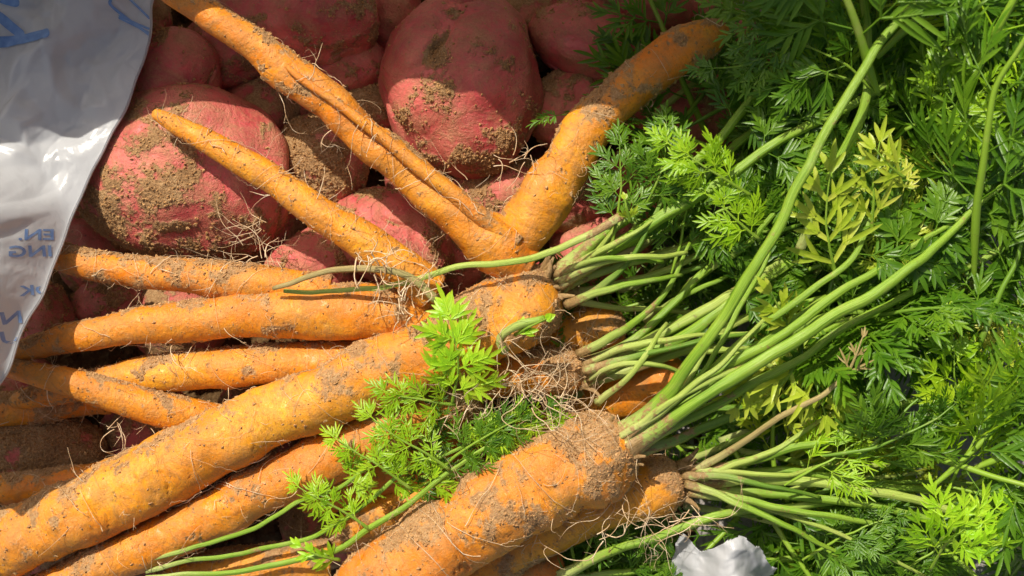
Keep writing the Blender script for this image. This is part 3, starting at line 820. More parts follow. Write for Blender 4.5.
big = C('thickest carrot of all, running from the bottom left corner up to a green-stemmed crown',
  [(556, 286, .086, 64), (520, 306, .088, 80), (480, 328, .089, 76), (440, 348, .090, 72), (385, 370, .090, 68), (330, 393, .090, 64), (287, 411, .090, 62), (240, 431, .090, 64), (180, 462, .089, 70), (120, 493, .088, 71), (87, 509, .088, 70), (40, 530, .087, 68), (0, 550, .086, 64), (-60, 580, .084, 56)],
  9, .18, hairs=120, hl=.022, ncr=6500, m=84, loose=.4, crease=1.2)
C('carrot lying parallel to the thickest one, just below it',
  [(480, 390, .066, 50), (435, 407, .072, 54), (390, 427, .077, 54), (335, 453, .080, 54), (287, 477, .082, 52), (232, 506, .083, 49), (176, 534, .083, 47), (110, 563, .082, 45), (50, 590, .081, 42), (0, 612, .08, 38)],
  10, .28, hairs=90, hl=.02, ncr=4200, m=72, crease=1.4)
front = C('stout ringed carrot in the bottom middle with thick green stalks at its crown',
  [(632, 440, .092, 70), (600, 455, .094, 88), (560, 472, .094, 92), (515, 497, .094, 88), (470, 524, .093, 84), (425, 552, .092, 82), (380, 580, .091, 78), (330, 608, .09, 72)],
  11, .22, hairs=90, hl=.024, ncr=6500, m=84, crease=2.0)
behind = C('soil-coated carrot crown tucked behind the stout bottom one, with pale stems',
  [(677, 480, .070, 50), (652, 487, .074, 60), (610, 500, .070, 58), (560, 520, .064, 54), (500, 560, .058, 48), (440, 600, .052, 42)], 12, .38, hairs=60, hl=.03, ncr=3000, trange=(.0, .4))
pale = C('small earthy carrot crown with pale whitish leaf bases in the middle',
  [(584, 374, .074, 40), (560, 372, .076, 46), (530, 372, .075, 46), (495, 376, .070, 44), (450, 390, .062, 40), (400, 410, .055, 34)], 13, .12, hairs=110, hl=.034, ncr=2400, loose=.8, trange=(.1, .75))
C('deep orange carrot shoulder glowing in shade under the stems, right of the small earthy crown',
  [(686, 376, .064, 46), (662, 381, .067, 52), (630, 392, .062, 50), (580, 412, .050, 46), (510, 440, .040, 40)], 14, -.6, hairs=8, ncr=250)
C('reddish orange carrot with crinkled top below the crown of the thickest one',
  [(622, 323, .062, 38), (598, 327, .066, 46), (562, 336, .062, 46), (510, 352, .05, 42), (450, 372, .045, 36)], 15, -.25, hairs=50, hl=.02, ncr=900, trange=(0, .4))
C('brown muddy carrot crown between the small earthy one and the thickest one',
  [(578, 346, .064, 26), (560, 350, .066, 34), (530, 356, .066, 36), (490, 366, .06, 34)], 16, .2, hairs=30, hl=.03, ncr=1200)
for i, q in enumerate([[(470, 430, .050, 50), (420, 452, .054, 52), (360, 478, .054, 50), (300, 508, .052, 46)],
                       [(330, 560, .056, 44), (270, 566, .060, 46), (210, 574, .060, 44), (150, 586, .058, 40)],
                       [(560, 560, .040, 44), (500, 580, .044, 50), (440, 610, .044, 46)],
                       [(480, 470, .046, 40), (430, 492, .05, 44), (370, 520, .05, 42), (320, 548, .048, 38)]]):
    C(['orange carrot mostly hidden under leaf sprays below the parallel carrot', 'orange carrot under the green stems at the bottom edge, left of the stout one',
       'deep lying carrot under the stout bottom one', 'muddy carrot deep in the gap between the two lower diagonal carrots'][i], q, 40+i, .15+.1*(i % 2), crown=False, hairs=15, ncr=700)

# ------------------------------------------------------------------ stalks of the rooted carrots
sp = stem_part
for i, (pts, mt, fol) in enumerate([
    ([(556, 274, .088, 13.9), (600, 236, .096, 11.5), (650, 201, .100, 9.8), (721, 136, .104, 9.0), (766, 80, .104, 8.2), (810, 10, .10, 7.4)], 'stem', 1),
    ([(558, 281, .090, 15.6), (630, 237, .104, 13.1), (716, 184, .112, 11.5), (766, 151, .113, 9.8), (816, 121, .112, 9.0), (890, 85, .106, 7.4)], 'stem', 1),
    ([(557, 285, .086, 12.3), (600, 262, .092, 9.8), (660, 222, .092, 9.0), (731, 150, .09, 8.2), (801, 93, .088, 7.4), (850, 50, .085, 6.6)], 'stem', 1),
    ([(557, 290, .082, 10.7), (610, 268, .086, 9.0), (680, 250, .086, 8.2), (740, 215, .084, 7.4), (810, 190, .08, 6.6)], 'stem_pale', 1),
    ([(556, 294, .080, 8.2), (620, 284, .082, 6.6), (680, 262, .080, 6.6), (740, 235, .076, 5.7)], 'stem_pale', 0),
    ([(560, 300, .078, 6.6), (610, 306, .078, 5.7), (660, 312, .074, 4.9), (720, 316, .07, 4.9)], 'stem_pale', 0),
    ([(557, 288, .092, 8.2), (590, 268, .098, 6.6), (640, 246, .1, 4.1)], 'stem_dry', 0)]):
    sp(big, pts, mt, leaf=fol, seed=100+i, frond_from=.62, L2=.032, npair=4, dirt0=.75, W=.0019)
for i, (pts, mt, fol) in enumerate([
    ([(582, 366, .078, 13), (612, 352, .084, 10), (650, 326, .086, 8), (690, 285, .084, 8), (722, 258, .08, 7)], 'stem', 0),
    ([(584, 372, .080, 16), (640, 346, .087, 11), (700, 312, .088, 10), (750, 282, .085, 9), (800, 250, .08, 8)], 'stem_pale', 1),
    ([(586, 377, .080, 17), (650, 352, .088, 12), (712, 316, .088, 11), (780, 272, .084, 9), (830, 230, .08, 8)], 'stem', 1),
    ([(584, 381, .078, 14), (640, 366, .082, 10), (690, 345, .082, 9), (750, 318, .078, 8)], 'stem_pale', 0)]):
    sp(pale, pts, mt, leaf=fol, seed=120+i, frond_from=.68, L2=.028, npair=3, dirt0=.6)
for i, (pts, mt, ff, np_, W, lm) in enumerate([
    ([(620, 440, .100, 25.8), (650, 412, .112, 16.3), (680, 380, .122, 12.4), (722, 318, .134, 11.0), (774, 232, .142, 10.3), (827, 131, .146, 9.6), (868, 62, .146, 8.9), (915, 5, .142, 8.3), (950, -40, .138, 6.9)], 'stem', .9, 2, .002, 'leaf'),
    ([(620, 440, .098, 13.8), (660, 405, .108, 8.3), (698, 378, .114, 7.6), (750, 335, .118, 6.9), (806, 295, .120, 6.9), (850, 262, .12, 6.2), (872, 212, .118, 5.5)], 'stem', .86, 2, .002, 'leaf'),
    ([(622, 444, .100, 22.4), (670, 405, .112, 11.0), (728, 367, .118, 9.6), (780, 335, .121, 8.9), (831, 300, .122, 8.9), (890, 262, .12, 6.2), (960, 215, .116, 4.1)], 'stem', .8, 2, .003, 'leaf'),
    ([(622, 448, .102, 24.1), (680, 412, .116, 13.1), (754, 367, .124, 12.4), (820, 325, .127, 11.7), (888, 285, .126, 10.3), (950, 234, .122, 7.6), (985, 200, .118, 4.8), (1030, 160, .115, 4.1)], 'stem', .84, 3, .0026, 'leaf'),
    ([(624, 452, .096, 18.6), (690, 418, .106, 9.6), (780, 368, .112, 8.3), (850, 326, .113, 7.6), (900, 300, .112, 6.9), (960, 270, .11, 6.9), (1050, 225, .106, 6.2)], 'stem', .8, 3, .0024, 'leaf'),
    ([(626, 456, .090, 13.8), (680, 436, .094, 9.6), (740, 415, .094, 8.3), (800, 400, .09, 6.9), (870, 360, .085, 6.2)], 'stem_deep', .7, 3, .0024, 'leaf'),
    ([(628, 436, .094, 6.2), (660, 420, .104, 4.8), (690, 408, .108, 2.8)], 'stem_dry', 0, 0, 0, ''),
    ([(618, 446, .088, 13.8), (665, 418, .098, 6.9), (715, 385, .100, 6.0), (770, 345, .100, 5.2), (835, 315, .098, 5.2), (900, 312, .095, 4.3)], 'stem', .8, 2, .0018, 'leaf'),
    ([(618, 450, .086, 12.0), (670, 428, .094, 6.9), (735, 395, .096, 6.0), (800, 372, .094, 5.2), (880, 340, .09, 5.2), (960, 330, .088, 4.3)], 'stem', .8, 2, .0018, 'leaf')]):
    sp(front, pts, mt, leaf=np_ > 0, seed=140+i, frond_from=ff, L2=.034, npair=np_, W=W, dirt0=.8, leafmat=lm or 'leaf')
rb = np.random.RandomState(91)
for own, n_, (bx, by, bz), a0, sp_, L0 in ((big, 6, (558, 284, .084), .62, .22, 190), (pale, 5, (586, 375, .078), .50, .16, 170), (front, 7, (622, 446, .096), .62, .20, 260), (behind, 6, (686, 484, .072), -.02, .22, 250)):
    for k in range(n_):
        a_ = a0+sp_*rb.normal(); L_ = L0*(.55+.5*rb.rand()); bd = rb.normal()*.25; oy = rb.normal()*9; dz = rb.rand()*.012
        pts = [(bx+L_*t*math.cos(a_+bd*t)+oy*.4, by+oy*(1-t*.3)-L_*t*math.sin(a_+bd*t), bz+dz+.018*math.sin(2.6*t), (7.5-3.8*t)*(.8+.4*rb.rand())) for t in (0, .2, .45, .7, 1)]
        sp(own, pts, ['stem_pale', 'stem', 'stem_pale', 'stem_deep'][k % 4], seed=300+k*7+n_, dirt0=.7)
for i, (pts, mt, ff, np_) in enumerate([
    ([(690, 472, .080, 8.1), (730, 452, .092, 6.7), (770, 424, .104, 5.9), (820, 395, .113, 5.2), (850, 374, .116, 4.4), (900, 352, .118, 3.0)], 'stem_dry', 0, 0),
    ([(690, 474, .078, 11.1), (760, 458, .092, 8.1), (830, 440, .100, 7.4), (880, 412, .104, 7.4), (940, 390, .104, 6.7), (1000, 380, .10, 5.9)], 'stem', .75, 3),
    ([(690, 482, .076, 13.3), (760, 480, .088, 9.6), (850, 487, .094, 8.9), (930, 503, .096, 8.1), (1040, 532, .094, 7.4)], 'stem_pale', .8, 0),
    ([(690, 487, .074, 13.3), (770, 494, .084, 8.9), (850, 503, .088, 8.1), (940, 522, .088, 7.4), (1040, 552, .086, 6.7)], 'stem', .8, 0),
    ([(690, 478, .074, 11.1), (760, 472, .082, 8.1), (840, 478, .086, 7.4), (920, 490, .086, 6.7), (1040, 502, .086, 5.9)], 'stem', .8, 0),
    ([(686, 490, .070, 10.4), (760, 505, .076, 7.4), (830, 520, .076, 6.7), (900, 545, .074, 5.9), (960, 580, .07, 5.9)], 'stem_deep', .6, 3)]):
    sp(behind, pts, mt, leaf=np_ > 0, seed=160+i, frond_from=ff, L2=.03, npair=max(np_, 1), dirt0=1.0)

def stubs(parent, cx, cy, z, dx, dy, rpx, n, seed):
    """dry sheath stubs and old leaf bases round the crown"""
    rng = np.random.RandomState(seed)
    for k in range(n):
        a = -1.3+2.6*(k+.5)/n; px_, py_ = cx-dy*math.sin(a)*rpx, cy+dx*math.sin(a)*rpx
        L = 5+15*rng.rand()**1.5; sp_ = math.sin(a)*.9+rng.normal()*.5; ddx, ddy = dx-dy*sp_, dy+dx*sp_
        zz = z+(.55*math.cos(a)*rpx*rng.rand())*S
        pts = [(px_-dx*4, py_-dy*4, zz, 5+4*rng.rand()), (px_+ddx*L*.5, py_+ddy*L*.5, zz+.003, 4.5), (px_+ddx*L, py_+ddy*L, zz+.001+.006*rng.rand(), 2.2)]
        V, F, at, fr = stem_mesh(pts, seed=seed+k, dirt0=1.2)
        at['dirt'] = np.clip(at['dirt']+.25, 0, 1)
        mesh_obj('leaf_stub', V, F, M[['stem_dry', 'stem_pale', 'stem_dry'][k % 3]], at, parent)
stubs(big, 550, 284, .090, .93, -.36, 17, 9, 901)
stubs(front, 618, 446, .098, .86, -.5, 22, 11, 911)
stubs(pale, 580, 374, .078, .95, -.3, 13, 7, 921)
stubs(behind, 682, 482, .074, 1, 0, 17, 8, 931)

# ------------------------------------------------------------------ loose stems and named sprays
def loose_stem(label, pts, mt, seed, leaf=None, cat='stem', group=None, dirt0=.4):
    V, F, at, fr = stem_mesh(pts, seed=seed, dirt0=dirt0)
    o = PX(*pts[0][:3]); 
    t = thing('carrot_greens', label, cat, (float(o[0]), float(o[1]), float(o[2])), group)
    st = mesh_obj('stalk', V, F, M[mt], at, t)
    if leaf:
        rng = np.random.RandomState(seed+7)
        lf = Leaf(rng, leaf.get('W', .002)); C_ = fr[0]; i0 = int(len(C_)*leaf.get('f', .5)); i1 = int(len(C_)*leaf.get('t', 1))
        lf.frond(C_[i0:i1], leaf.get('up', (0, 0, 1)), leaf.get('L', .02), leaf.get('n', 4), npin=leaf.get('np', 3))
        lf.build('foliage', M[leaf.get('m', 'leaf')], t)
    return t
loose_stem('muddy green stem lying across the forked carrot base towards the left', [(622, 216, .112, 7), (575, 243, .112, 7), (530, 258, .113, 7), (470, 266, .112, 6), (420, 279, .108, 6), (360, 289, .10, 5), (285, 290, .097, 4)], 'stem_pale', 201, dirt0=.8)
loose_stem('arched pale yellow stem over the narrow carrot end', [(436, 300, .104, 7), (415, 282, .110, 7), (380, 270, .114, 7), (330, 271, .112, 6), (290, 282, .105, 5), (272, 288, .10, 4)], 'stem_dry', 202, dirt0=.2)
loose_stem('upper of the green stems sweeping along below the parallel carrot', [(138, 562, .088, 4.0), (200, 545, .092, 4.6), (260, 525, .094, 4.6), (300, 505, .096, 4.6), (345, 484, .098, 4.0), (390, 440, .098, 2.9)], 'stem', 203, dict(f=.8, n=1, L=.011, m='leaf_sunlit', W=.0016), dirt0=.1)
loose_stem('middle of the green stems sweeping along below the parallel carrot', [(146, 571, .086, 4.0), (220, 557, .090, 4.6), (290, 543, .092, 4.6), (350, 515, .096, 4.6), (400, 475, .10, 4.0), (470, 442, .10, 3.4)], 'stem', 204, dict(f=.75, n=1, L=.010, m='leaf_sunlit', W=.0016), dirt0=.1)
loose_stem('lower long green stem at the bottom curving up to the leaf sprays', [(146, 578, .086, 4.0), (230, 573, .090, 5.2), (290, 562, .093, 5.8), (345, 545, .097, 5.8), (400, 510, .102, 5.8), (440, 478, .105, 4.6), (500, 440, .104, 3.4), (545, 424, .10, 2.9)], 'stem', 205, dict(f=.7, n=2, L=.010, m='leaf_sunlit', W=.0015), dirt0=.1)
loose_stem('short bent stem with a leaf bud lying on the crown of the thickest carrot', [(505, 352, .108, 7), (500, 338, .112, 7), (520, 325, .116, 8), (545, 318, .118, 6)], 'stem', 206)
loose_stem('green stem along the bottom edge right of the stout carrot', [(560, 576, .066, 10), (620, 548, .080, 9), (700, 522, .088, 9), (770, 508, .086, 8), (860, 500, .08, 7)], 'stem', 207)
loose_stem('straight green stem at the very bottom edge beside the white plastic', [(556, 580, .06, 7), (640, 570, .062, 7), (700, 566, .06, 7), (800, 560, .06, 6)], 'stem', 208)
loose_stem('deep green stem passing under the small earthy crown', [(560, 392, .058, 8), (640, 402, .062, 7), (720, 408, .062, 7), (800, 402, .06, 6)], 'stem_deep', 209)
loose_stem('upright green stalk crossing behind the longest stalk at the top right', [(800, 250, .10, 8), (822, 195, .115, 9), (850, 140, .122, 10), (868, 90, .124, 9), (868, 40, .122, 8), (862, -20, .118, 8)], 'stem', 210)
loose_stem('stalk climbing to a node near the right edge', [(930, 420, .07, 6), (948, 330, .085, 7), (958, 250, .1, 8), (960, 170, .11, 8), (968, 60, .115, 8), (960, -20, .115, 7)], 'stem_deep', 211)

rs_ = np.random.RandomState(55)
for k in range(26):
    x0, y0 = [(600+rs_.rand()*90, 250+rs_.rand()*190), (680+rs_.rand()*60, 440+rs_.rand()*70), (640+rs_.rand()*220, 60+rs_.rand()*300)][k % 3]
    a_ = [.55, -.05, .75][k % 3]+rs_.normal()*.35; L_ = 120+rs_.rand()*190; z_ = .04+.035*rs_.rand(); b_ = rs_.normal()*.3
    pts = [(x0+L_*t*math.cos(a_+b_*t), y0-L_*t*math.sin(a_+b_*t), z_+.02*math.sin(3*t), 6.5-3.2*t) for t in (0, .25, .5, .75, 1)]
    loose_stem('thin green leaf stalk threading through the leafy tangle on the right', pts, ['stem', 'stem_pale', 'stem_deep', 'stem'][k % 4], 700+k, group='thin stalks in the leafy tangle', dirt0=.1)

def spray(label, axis, mat, seed, W=.002, L=.018, n=4, npin=3, up=(0, 0, 1), t0=.25, group=None, fold=.35, droop=.3, w=3, sm='stem'):
    """single leaf: axis is a list of (px,py,z); the leaf blade is set along it"""
    o = PX(*axis[0]); t = thing('carrot_leaf', label, 'leaf', (float(o[0]), float(o[1]), float(o[2])), group)
    V, F, at, fr = stem_mesh([(x, y, z, w*(1-.6*i/(len(axis)-1))) for i, (x, y, z) in enumerate(axis)], seed=seed, dirt0=0, m=8)
    at['along'] = at['along']+.1
    mesh_obj('rachis', V, F, M[sm], at, t)
    lf = Leaf(np.random.RandomState(seed), W, fold); lf.frond(fr[0], up, L, n, t0=t0, npin=npin, droop=droop)
    lf.build('foliage', M[mat], t)
    return t
def simple(label, axis, mat, seed, W=.004, L=.02, k=4, up=(0, 0, 1), ang=.7, w=3, sm='stem', group=None, size=1.0):
    """coarse leaf: a few long broad lobes in pairs"""
    rng = np.random.RandomState(seed); o = PX(*axis[0]); t = thing('carrot_leaf', label, 'leaf', (float(o[0]), float(o[1]), float(o[2])), group)
    V, F, at, fr = stem_mesh([(x, y, z, w*(1-.6*i/(len(axis)-1))) for i, (x, y, z) in enumerate(axis)], seed=seed, dirt0=0, m=8)
    at['along'] = at['along']+.1
    mesh_obj('rachis', V, F, M[sm], at, t)
    lf = Leaf(rng, W, .4); C_ = fr[0]; T = fr[2]; up = np.array(up, float)
    for q in range(k):
        i = int((len(C_)-1)*(.2+.75*q/k)); dd = T[i]; nn = up-dd*(up@dd); nn /= np.linalg.norm(nn)
        for sg in (-1, 1):
            side = np.cross(nn, dd)*sg; a = ang+rng.normal()*.15; d = dd*math.cos(a)+side*math.sin(a)+nn*rng.normal()*.15
            l = L*(1-.45*q/k)*(.8+.4*rng.rand()); n3 = nn+side*rng.normal()*.3
            lf.lobe(C_[i], d, n3, l*.65, W*.8)
            base = C_[i]+d*l*.30; s2 = np.cross(n3, d)
            for s_, aa, ll in ((-1, .55, .6), (1, .55, .55), (0, 0, .75)):
                lf.lobe(base, d*math.cos(aa)+s2*s_*math.sin(aa), n3+s2*s_*rng.normal()*.2, l*ll, W*(1 if s_ == 0 else .8))
    dd = T[-1]; nn = up-dd*(up@dd); nn /= np.linalg.norm(nn); s2 = np.cross(nn, dd)
    for s_, aa, ll in ((-1, .5, .6), (1, .5, .6), (0, 0, .8)):
        lf.lobe(C_[-1], dd*math.cos(aa)+s2*s_*math.sin(aa), nn, L*.7*ll, W)
    lf.build('foliage', M[mat], t)
    return t

spray('green leaf with sunlight in its colour standing over the thickest carrot, its broad lobes spread like a fan', [(452, 405, .108), (456, 378, .116), (455, 348, .122), (452, 322, .124)], 'leaf_strong_sun', 301, W=.0032, L=.016, n=3, npin=2, t0=.2, fold=.3, droop=.15)
spray('bright green leaf branch beside the fan-shaped one, pointing left over the carrots', [(455, 405, .108), (430, 402, .114), (405, 398, .116), (388, 392, .116)], 'leaf_sunlit', 302, W=.0014, L=.010, n=3, npin=2)
spray('feathery green leaf reaching left below the fan-shaped one', [(450, 470, .108), (425, 452, .112), (392, 432, .114), (372, 420, .114)], 'leaf_sunlit', 303, W=.0014, L=.011, n=3, npin=2)
spray('green leaf hanging over the parallel carrot, left of the other sprays', [(412, 490, .104), (385, 470, .108), (355, 452, .109), (338, 440, .108)], 'leaf_sunlit', 304, W=.0014, L=.010, n=3, npin=2)
spray('dark fine leaf in the middle just under the tangle of rootlets', [(440, 470, .100), (470, 445, .106), (510, 425, .108), (545, 412, .106)], 'leaf', 305, W=.0014, L=.013, n=4)
spray('green fine leaf beside the upper edge of the stout carrot', [(470, 470, .100), (490, 445, .104), (515, 428, .105), (550, 418, .103)], 'leaf_sunlit', 306, W=.0013, L=.011, n=4)
spray('loose green leaf at the bottom between the sweeping stems, leftmost of these', [(370, 530, .100), (345, 512, .104), (322, 500, .105), (300, 488, .104)], 'leaf_sunlit', 307, W=.0014, L=.009, n=3, npin=2)
simple('green leaf with sunlight in its colour at the bottom under the sweeping stems', [(340, 560, .094), (318, 556, .10), (300, 548, .10)], 'leaf_strong_sun', 308, W=.0026, L=.012, k=3)
spray('dark green leaf lying in the gap left of the stout carrot', [(400, 500, .092), (430, 480, .096), (455, 462, .098), (490, 450, .098)], 'leaf', 310, W=.0015, L=.010, n=3, npin=2)
simple('single pointed green bud on the crown of the thickest carrot', [(515, 335, .112), (528, 328, .118), (545, 320, .122)], 'leaf_strong_sun', 311, W=.0035, L=.008, k=1)
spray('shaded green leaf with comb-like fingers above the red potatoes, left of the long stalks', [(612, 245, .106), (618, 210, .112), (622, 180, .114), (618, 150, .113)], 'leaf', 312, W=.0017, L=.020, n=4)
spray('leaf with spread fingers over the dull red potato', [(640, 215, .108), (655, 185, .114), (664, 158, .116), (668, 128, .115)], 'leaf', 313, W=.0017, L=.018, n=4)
spray('shiny green leaf pointing left across the pairs of stalks', [(752, 196, .122), (725, 180, .128), (698, 163, .130), (668, 145, .129)], 'leaf_sunlit', 314, W=.0018, L=.018, n=4)
spray('smaller shiny green leaf just under the one pointing left', [(760, 240, .118), (742, 225, .122), (722, 208, .124), (708, 196, .123)], 'leaf_sunlit', 315, W=.0018, L=.016, n=3)
simple('tiny yellow leaf tip beside the comb-like leaf', [(630, 222, .114), (627, 208, .118), (626, 198, .118)], 'leaf_yellow', 316, W=.0022, L=.006, k=1)
simple('tall yellow-green leaf standing in the shade right of the longest stalk', [(836, 278, .118), (829, 240, .126), (826, 205, .130), (828, 170, .131)], 'leaf_yellow', 317, W=.0038, L=.027, k=4)
simple('yellow-green leaf with spiky lobes between the two tallest stalks', [(872, 235, .118), (872, 200, .125), (874, 170, .128), (880, 140, .128)], 'leaf_yellow', 318, W=.0028, L=.021, k=3)
simple('small pale yellow leaf with rounded lobes beside the longest stalk', [(790, 330, .11), (780, 312, .118), (768, 295, .120)], 'leaf_yellow', 319, W=.0036, L=.017, k=2)
simple('drooping pale yellow leaf with finger lobes under the thick stalks', [(795, 365, .106), (782, 385, .108), (765, 400, .106)], 'leaf_yellow', 320, W=.0034, L=.020, k=2)
simple('drooping yellow-green leaf right of the finger-lobed one under the stalks', [(812, 370, .104), (818, 392, .106), (824, 415, .104)], 'leaf_yellow', 321, W=.0032, L=.022, k=2)
simple('pale drooping leaf at the tip of the dry stem', [(838, 385, .106), (845, 405, .105), (852, 425, .102)], 'leaf_yellow', 322, W=.003, L=.012, k=2)
simple('withered tan leaf curled at the end of the dry stem', [(846, 378, .118), (856, 356, .122), (862, 336, .122)], 'leaf_dry', 323, W=.0012, L=.010, k=2, sm='stem_dry')
spray('glossy green leaf rosette with sunlight in its colour in the bottom right corner', [(930, 570, .105), (945, 548, .115), (965, 530, .12), (990, 512, .12)], 'leaf_strong_sun', 325, W=.0022, L=.028, n=4, npin=3)
spray('bright leaf with broad fingers at the lower right near the edge', [(985, 430, .10), (965, 405, .11), (955, 375, .115), (950, 340, .115)], 'leaf_sunlit', 326, W=.0026, L=.024, n=4)
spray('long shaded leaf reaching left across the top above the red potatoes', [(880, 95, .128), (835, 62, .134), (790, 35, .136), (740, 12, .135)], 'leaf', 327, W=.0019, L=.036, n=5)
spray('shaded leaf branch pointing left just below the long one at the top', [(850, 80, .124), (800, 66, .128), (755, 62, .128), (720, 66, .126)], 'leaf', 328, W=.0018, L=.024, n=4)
spray('bright green leaf at the right edge below the top corner', [(905, 130, .12), (935, 115, .125), (965, 100, .127), (1000, 85, .126)], 'leaf_sunlit', 329, W=.0020, L=.030, n=4)
simple('pale green leaf with drooping fingers beside the tall yellow one', [(905, 178, .13), (888, 165, .134), (872, 150, .134)], 'leaf_yellow', 331, W=.003, L=.017, k=2)
simple('pale lemon leaf fingers hanging in the dark gap under the thick stalks', [(752, 372, .106), (744, 392, .107), (735, 408, .104)], 'leaf_yellow', 332, W=.0032, L=.016, k=2)
spray('yellow tinged leaf behind the tall yellow one', [(900, 300, .10), (895, 260, .108), (898, 225, .112), (905, 190, .113)], 'leaf_yellow', 330, W=.0018, L=.022, n=3)

# ------------------------------------------------------------------ the tangle of tops on the right: prototypes copied
protos = []
for k in range(9):
    rng = np.random.RandomState(500+k)
    Lr = .085+.03*rng.rand()
    tt = np.linspace(0, 1, 9)
    a = np.cumsum(np.concatenate([[0], rng.normal(size=8)*.10]))
    pts = np.stack([tt*Lr, np.sin(a)*Lr*.25*tt, .012*np.sin(tt*2.6)], 1)
    Cc, s_ = spline(pts, 40)
    t = thing('carrot_frond', 'x', 'leaf', (0, 0, 0))
    t['_proto'] = 1
    tb = Tubes(7); tb.add(Cc, np.interp(np.linspace(0, 1, len(Cc)), [0, .15, 1], [.0009, .0015, .0005])); V, F = tb.arrays()
    mesh_obj('rachis', V, F, M[['stem', 'stem_deep', 'stem'][k % 3]], dict(along=np.full(len(V), .2), around=np.zeros(len(V)), dirt=np.zeros(len(V))), t)
    lf = Leaf(rng, .0015+.0006*rng.rand(), .5)
    lf.frond(Cc, (0, 0, 1), .040+.012*rng.rand(), 5, t0=.28, npin=3+(k % 2), droop=.45)
    lf.build('foliage', M[['leaf', 'leaf', 'leaf_sunlit', 'leaf', 'leaf', 'leaf', 'leaf_sunlit', 'leaf', 'leaf_yellow'][k]], t)
    protos.append(t)
zones = [('dark feathery carrot top in the leafy tangle at the upper right', 'tops in the upper right tangle'),
         ('feathery carrot top deep among the stalks at the middle right', 'tops in the middle right tangle'),
         ('green carrot top in the loose leafy tangle at the lower right', 'tops in the lower right tangle'),
         ('dark green carrot top low in the gap right of the carrot crowns', 'tops low beside the crowns')]
def place(proto, px, py, z, ang, tilt, roll, sc_, zone):
    c = proto.copy(); COL.objects.link(c)
    for ch in proto.children:
        d = ch.copy(); COL.objects.link(d); d.parent = c
        if '_o' in d: del d['_o']
    p = PX(px, py, z); c.location = p
    c.rotation_euler = (math.radians(roll), math.radians(tilt), math.radians(ang)); c.scale = (sc_,)*3
    c['label'], c['group'] = zones[zone]; c['category'] = 'leaf'
    if '_proto' in c: del c['_proto']
    return c
rng = np.random.RandomState(77)
def field(n, x0, x1, y0, y1, z0, z1, zone, amean=30, asd=45, seed=0, kinds=None, sc=(.85, 1.3)):
    r = np.random.RandomState(seed)
    for i in range(n):
        px, py = x0+(x1-x0)*r.rand(), y0+(y1-y0)*r.rand()
        pk = protos[(kinds[r.randint(len(kinds))] if kinds else r.randint(9))]
        place(pk, px, py, z0+(z1-z0)*r.rand(), amean+asd*r.normal(), r.normal()*16-4, r.normal()*36, sc[0]+(sc[1]-sc[0])*r.rand(), zone)
bpy.context.view_layer.update()
dk = [0, 1, 3, 4, 5, 7]
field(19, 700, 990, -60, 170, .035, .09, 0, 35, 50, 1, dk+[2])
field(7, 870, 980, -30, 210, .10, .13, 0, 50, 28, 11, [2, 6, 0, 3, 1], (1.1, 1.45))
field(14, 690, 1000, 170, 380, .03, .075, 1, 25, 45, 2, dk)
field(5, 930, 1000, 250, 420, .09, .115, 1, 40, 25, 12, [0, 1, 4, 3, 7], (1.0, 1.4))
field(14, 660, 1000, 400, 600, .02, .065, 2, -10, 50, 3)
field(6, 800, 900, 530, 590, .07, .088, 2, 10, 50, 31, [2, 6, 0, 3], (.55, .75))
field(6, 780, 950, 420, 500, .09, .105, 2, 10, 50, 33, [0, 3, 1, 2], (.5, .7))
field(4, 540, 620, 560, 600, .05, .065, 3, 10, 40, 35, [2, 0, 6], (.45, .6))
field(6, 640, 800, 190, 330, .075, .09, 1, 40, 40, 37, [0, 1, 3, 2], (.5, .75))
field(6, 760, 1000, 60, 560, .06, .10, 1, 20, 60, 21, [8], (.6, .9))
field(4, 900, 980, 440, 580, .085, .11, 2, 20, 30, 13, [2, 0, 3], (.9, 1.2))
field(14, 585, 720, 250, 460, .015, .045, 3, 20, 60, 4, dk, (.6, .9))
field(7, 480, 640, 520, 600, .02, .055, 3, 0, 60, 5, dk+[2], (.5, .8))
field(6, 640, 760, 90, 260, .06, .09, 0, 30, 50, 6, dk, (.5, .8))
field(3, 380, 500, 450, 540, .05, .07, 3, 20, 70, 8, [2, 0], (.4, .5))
for p in protos:
    for ch in list(p.children): bpy.data.objects.remove(ch)
    bpy.data.objects.remove(p)

# ------------------------------------------------------------------ tangles of loose rootlets
def tangle(label, spots, seed, z, r=.00022):
    rng = np.random.RandomState(seed); tb = Tubes(4)
    for (x, y, dx, dy, L, n) in spots:
        for _ in range(n):
            p = PX(x+rng.normal()*8, y+rng.normal()*6, z+rng.rand()*.008)
            hair(tb, p, (dx+rng.normal()*.6, -dy+rng.normal()*.6, rng.normal()*.25+.1), L*(.5+rng.rand()*.7), r*(.6+.9*rng.rand()), rng, 2, .1)
    V, F = tb.arrays(); o0 = PX(spots[0][0], spots[0][1], z)
    o = mesh_obj('root_tangle', V, F, M['hair'], None, None, o0)
    tag(o, label, 'roots')
tangle('wiry tangle of tan rootlets above the stout bottom carrot', [(500, 385, .6, .4, .045, 16), (530, 395, 1, .5, .05, 12), (470, 400, -.6, .6, .03, 8), (560, 400, 1, .4, .04, 7)], 1, .100)
tangle('branching pale rootlets in the dark gap right of the large left potato', [(262, 222, -.6, .6, .03, 6), (268, 262, -.5, -.6, .03, 6), (240, 255, -1, 0, .03, 4)], 2, .085)
tangle('thin pale rootlets curling at the foot of the big oval potato', [(495, 160, .8, -.5, .03, 4), (520, 163, .6, -.4, .022, 5), (470, 185, -.2, -1, .012, 3)], 3, .098)
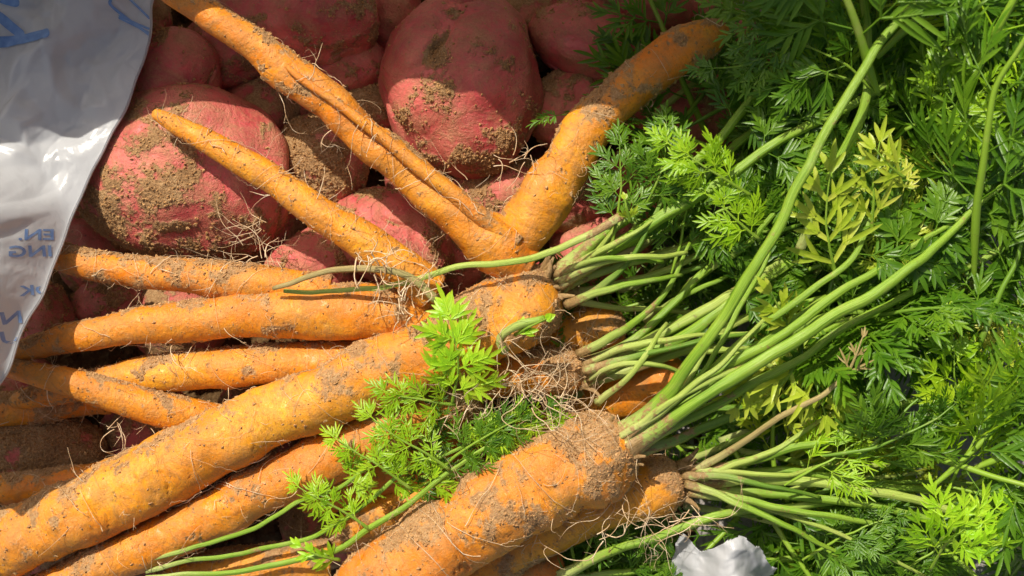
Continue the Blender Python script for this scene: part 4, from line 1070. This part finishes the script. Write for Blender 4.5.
tangle('twisted dark rootlets around the narrow carrot end', [(370, 258, .4, .2, .02, 10), (385, 275, .3, .4, .02, 8)], 4, .112, .0003)
tangle('long pale rootlets trailing below the crown of the stout bottom carrot', [(612, 500, 0, 1, .035, 4), (640, 520, 1, .2, .04, 4), (600, 540, .8, -.4, .04, 4), (690, 510, -.5, .8, .03, 3)], 5, .09)
tangle('fine rootlets hanging from the level carrots beside the dark gap at left', [(110, 425, .2, .8, .02, 6), (150, 425, -.2, .6, .02, 5), (185, 350, -1, .2, .025, 6)], 6, .075)
tangle('fine straw-coloured fibres next to the fan-shaped bright leaf', [(415, 290, .3, -.6, .014, 14), (405, 310, -.5, .3, .012, 10)], 7, .112, .0003)

# ================================================================== CAMERA, LIGHT, WORLD
cam = bpy.data.cameras.new('camera'); co = bpy.data.objects.new('camera', cam); COL.objects.link(co)
co.location = (0, 0, H); cam.sensor_width = 36; cam.lens = 36*(H-ZR)/(1024*S)
cam.dof.use_dof = True; cam.dof.focus_distance = H-.092; cam.dof.aperture_fstop = 9
cam.clip_start = .01; cam.clip_end = 100; sc.camera = co
EL, AZ = 50, -30       # sun height; azimuth measured from +Y towards +X
e, a = math.radians(EL), math.radians(AZ)
to_sun = Vector((math.sin(a)*math.cos(e), math.cos(a)*math.cos(e), math.sin(e)))
sl = bpy.data.lights.new('sun', 'SUN'); so = bpy.data.objects.new('sun', sl); COL.objects.link(so)
sl.energy = 4.8; sl.angle = math.radians(.5); sl.color = (1, .925, .80)
so.rotation_euler = to_sun.to_track_quat('Z', 'Y').to_euler(); so.location = to_sun*3
w = bpy.data.worlds.new('World'); sc.world = w; w.use_nodes = True; nt = w.node_tree
bg = nt.nodes['Background']; sky = nt.nodes.new('ShaderNodeTexSky'); sky.sky_type = 'NISHITA'; sky.sun_disc = False
sky.sun_elevation = e; sky.sun_rotation = a; sky.dust_density = 6; sky.ozone_density = 0
nt.links.new(sky.outputs[0], bg.inputs[0]); bg.inputs[1].default_value = .085
sc.view_settings.view_transform = 'Standard'; sc.view_settings.look = 'None'; sc.view_settings.exposure = 0; sc.view_settings.gamma = 1
sc.render.resolution_x = 1024; sc.render.resolution_y = 576

for o in bpy.data.objects:
    for k in ('_o', '_c', '_proto'):
        if k in o: del o[k]
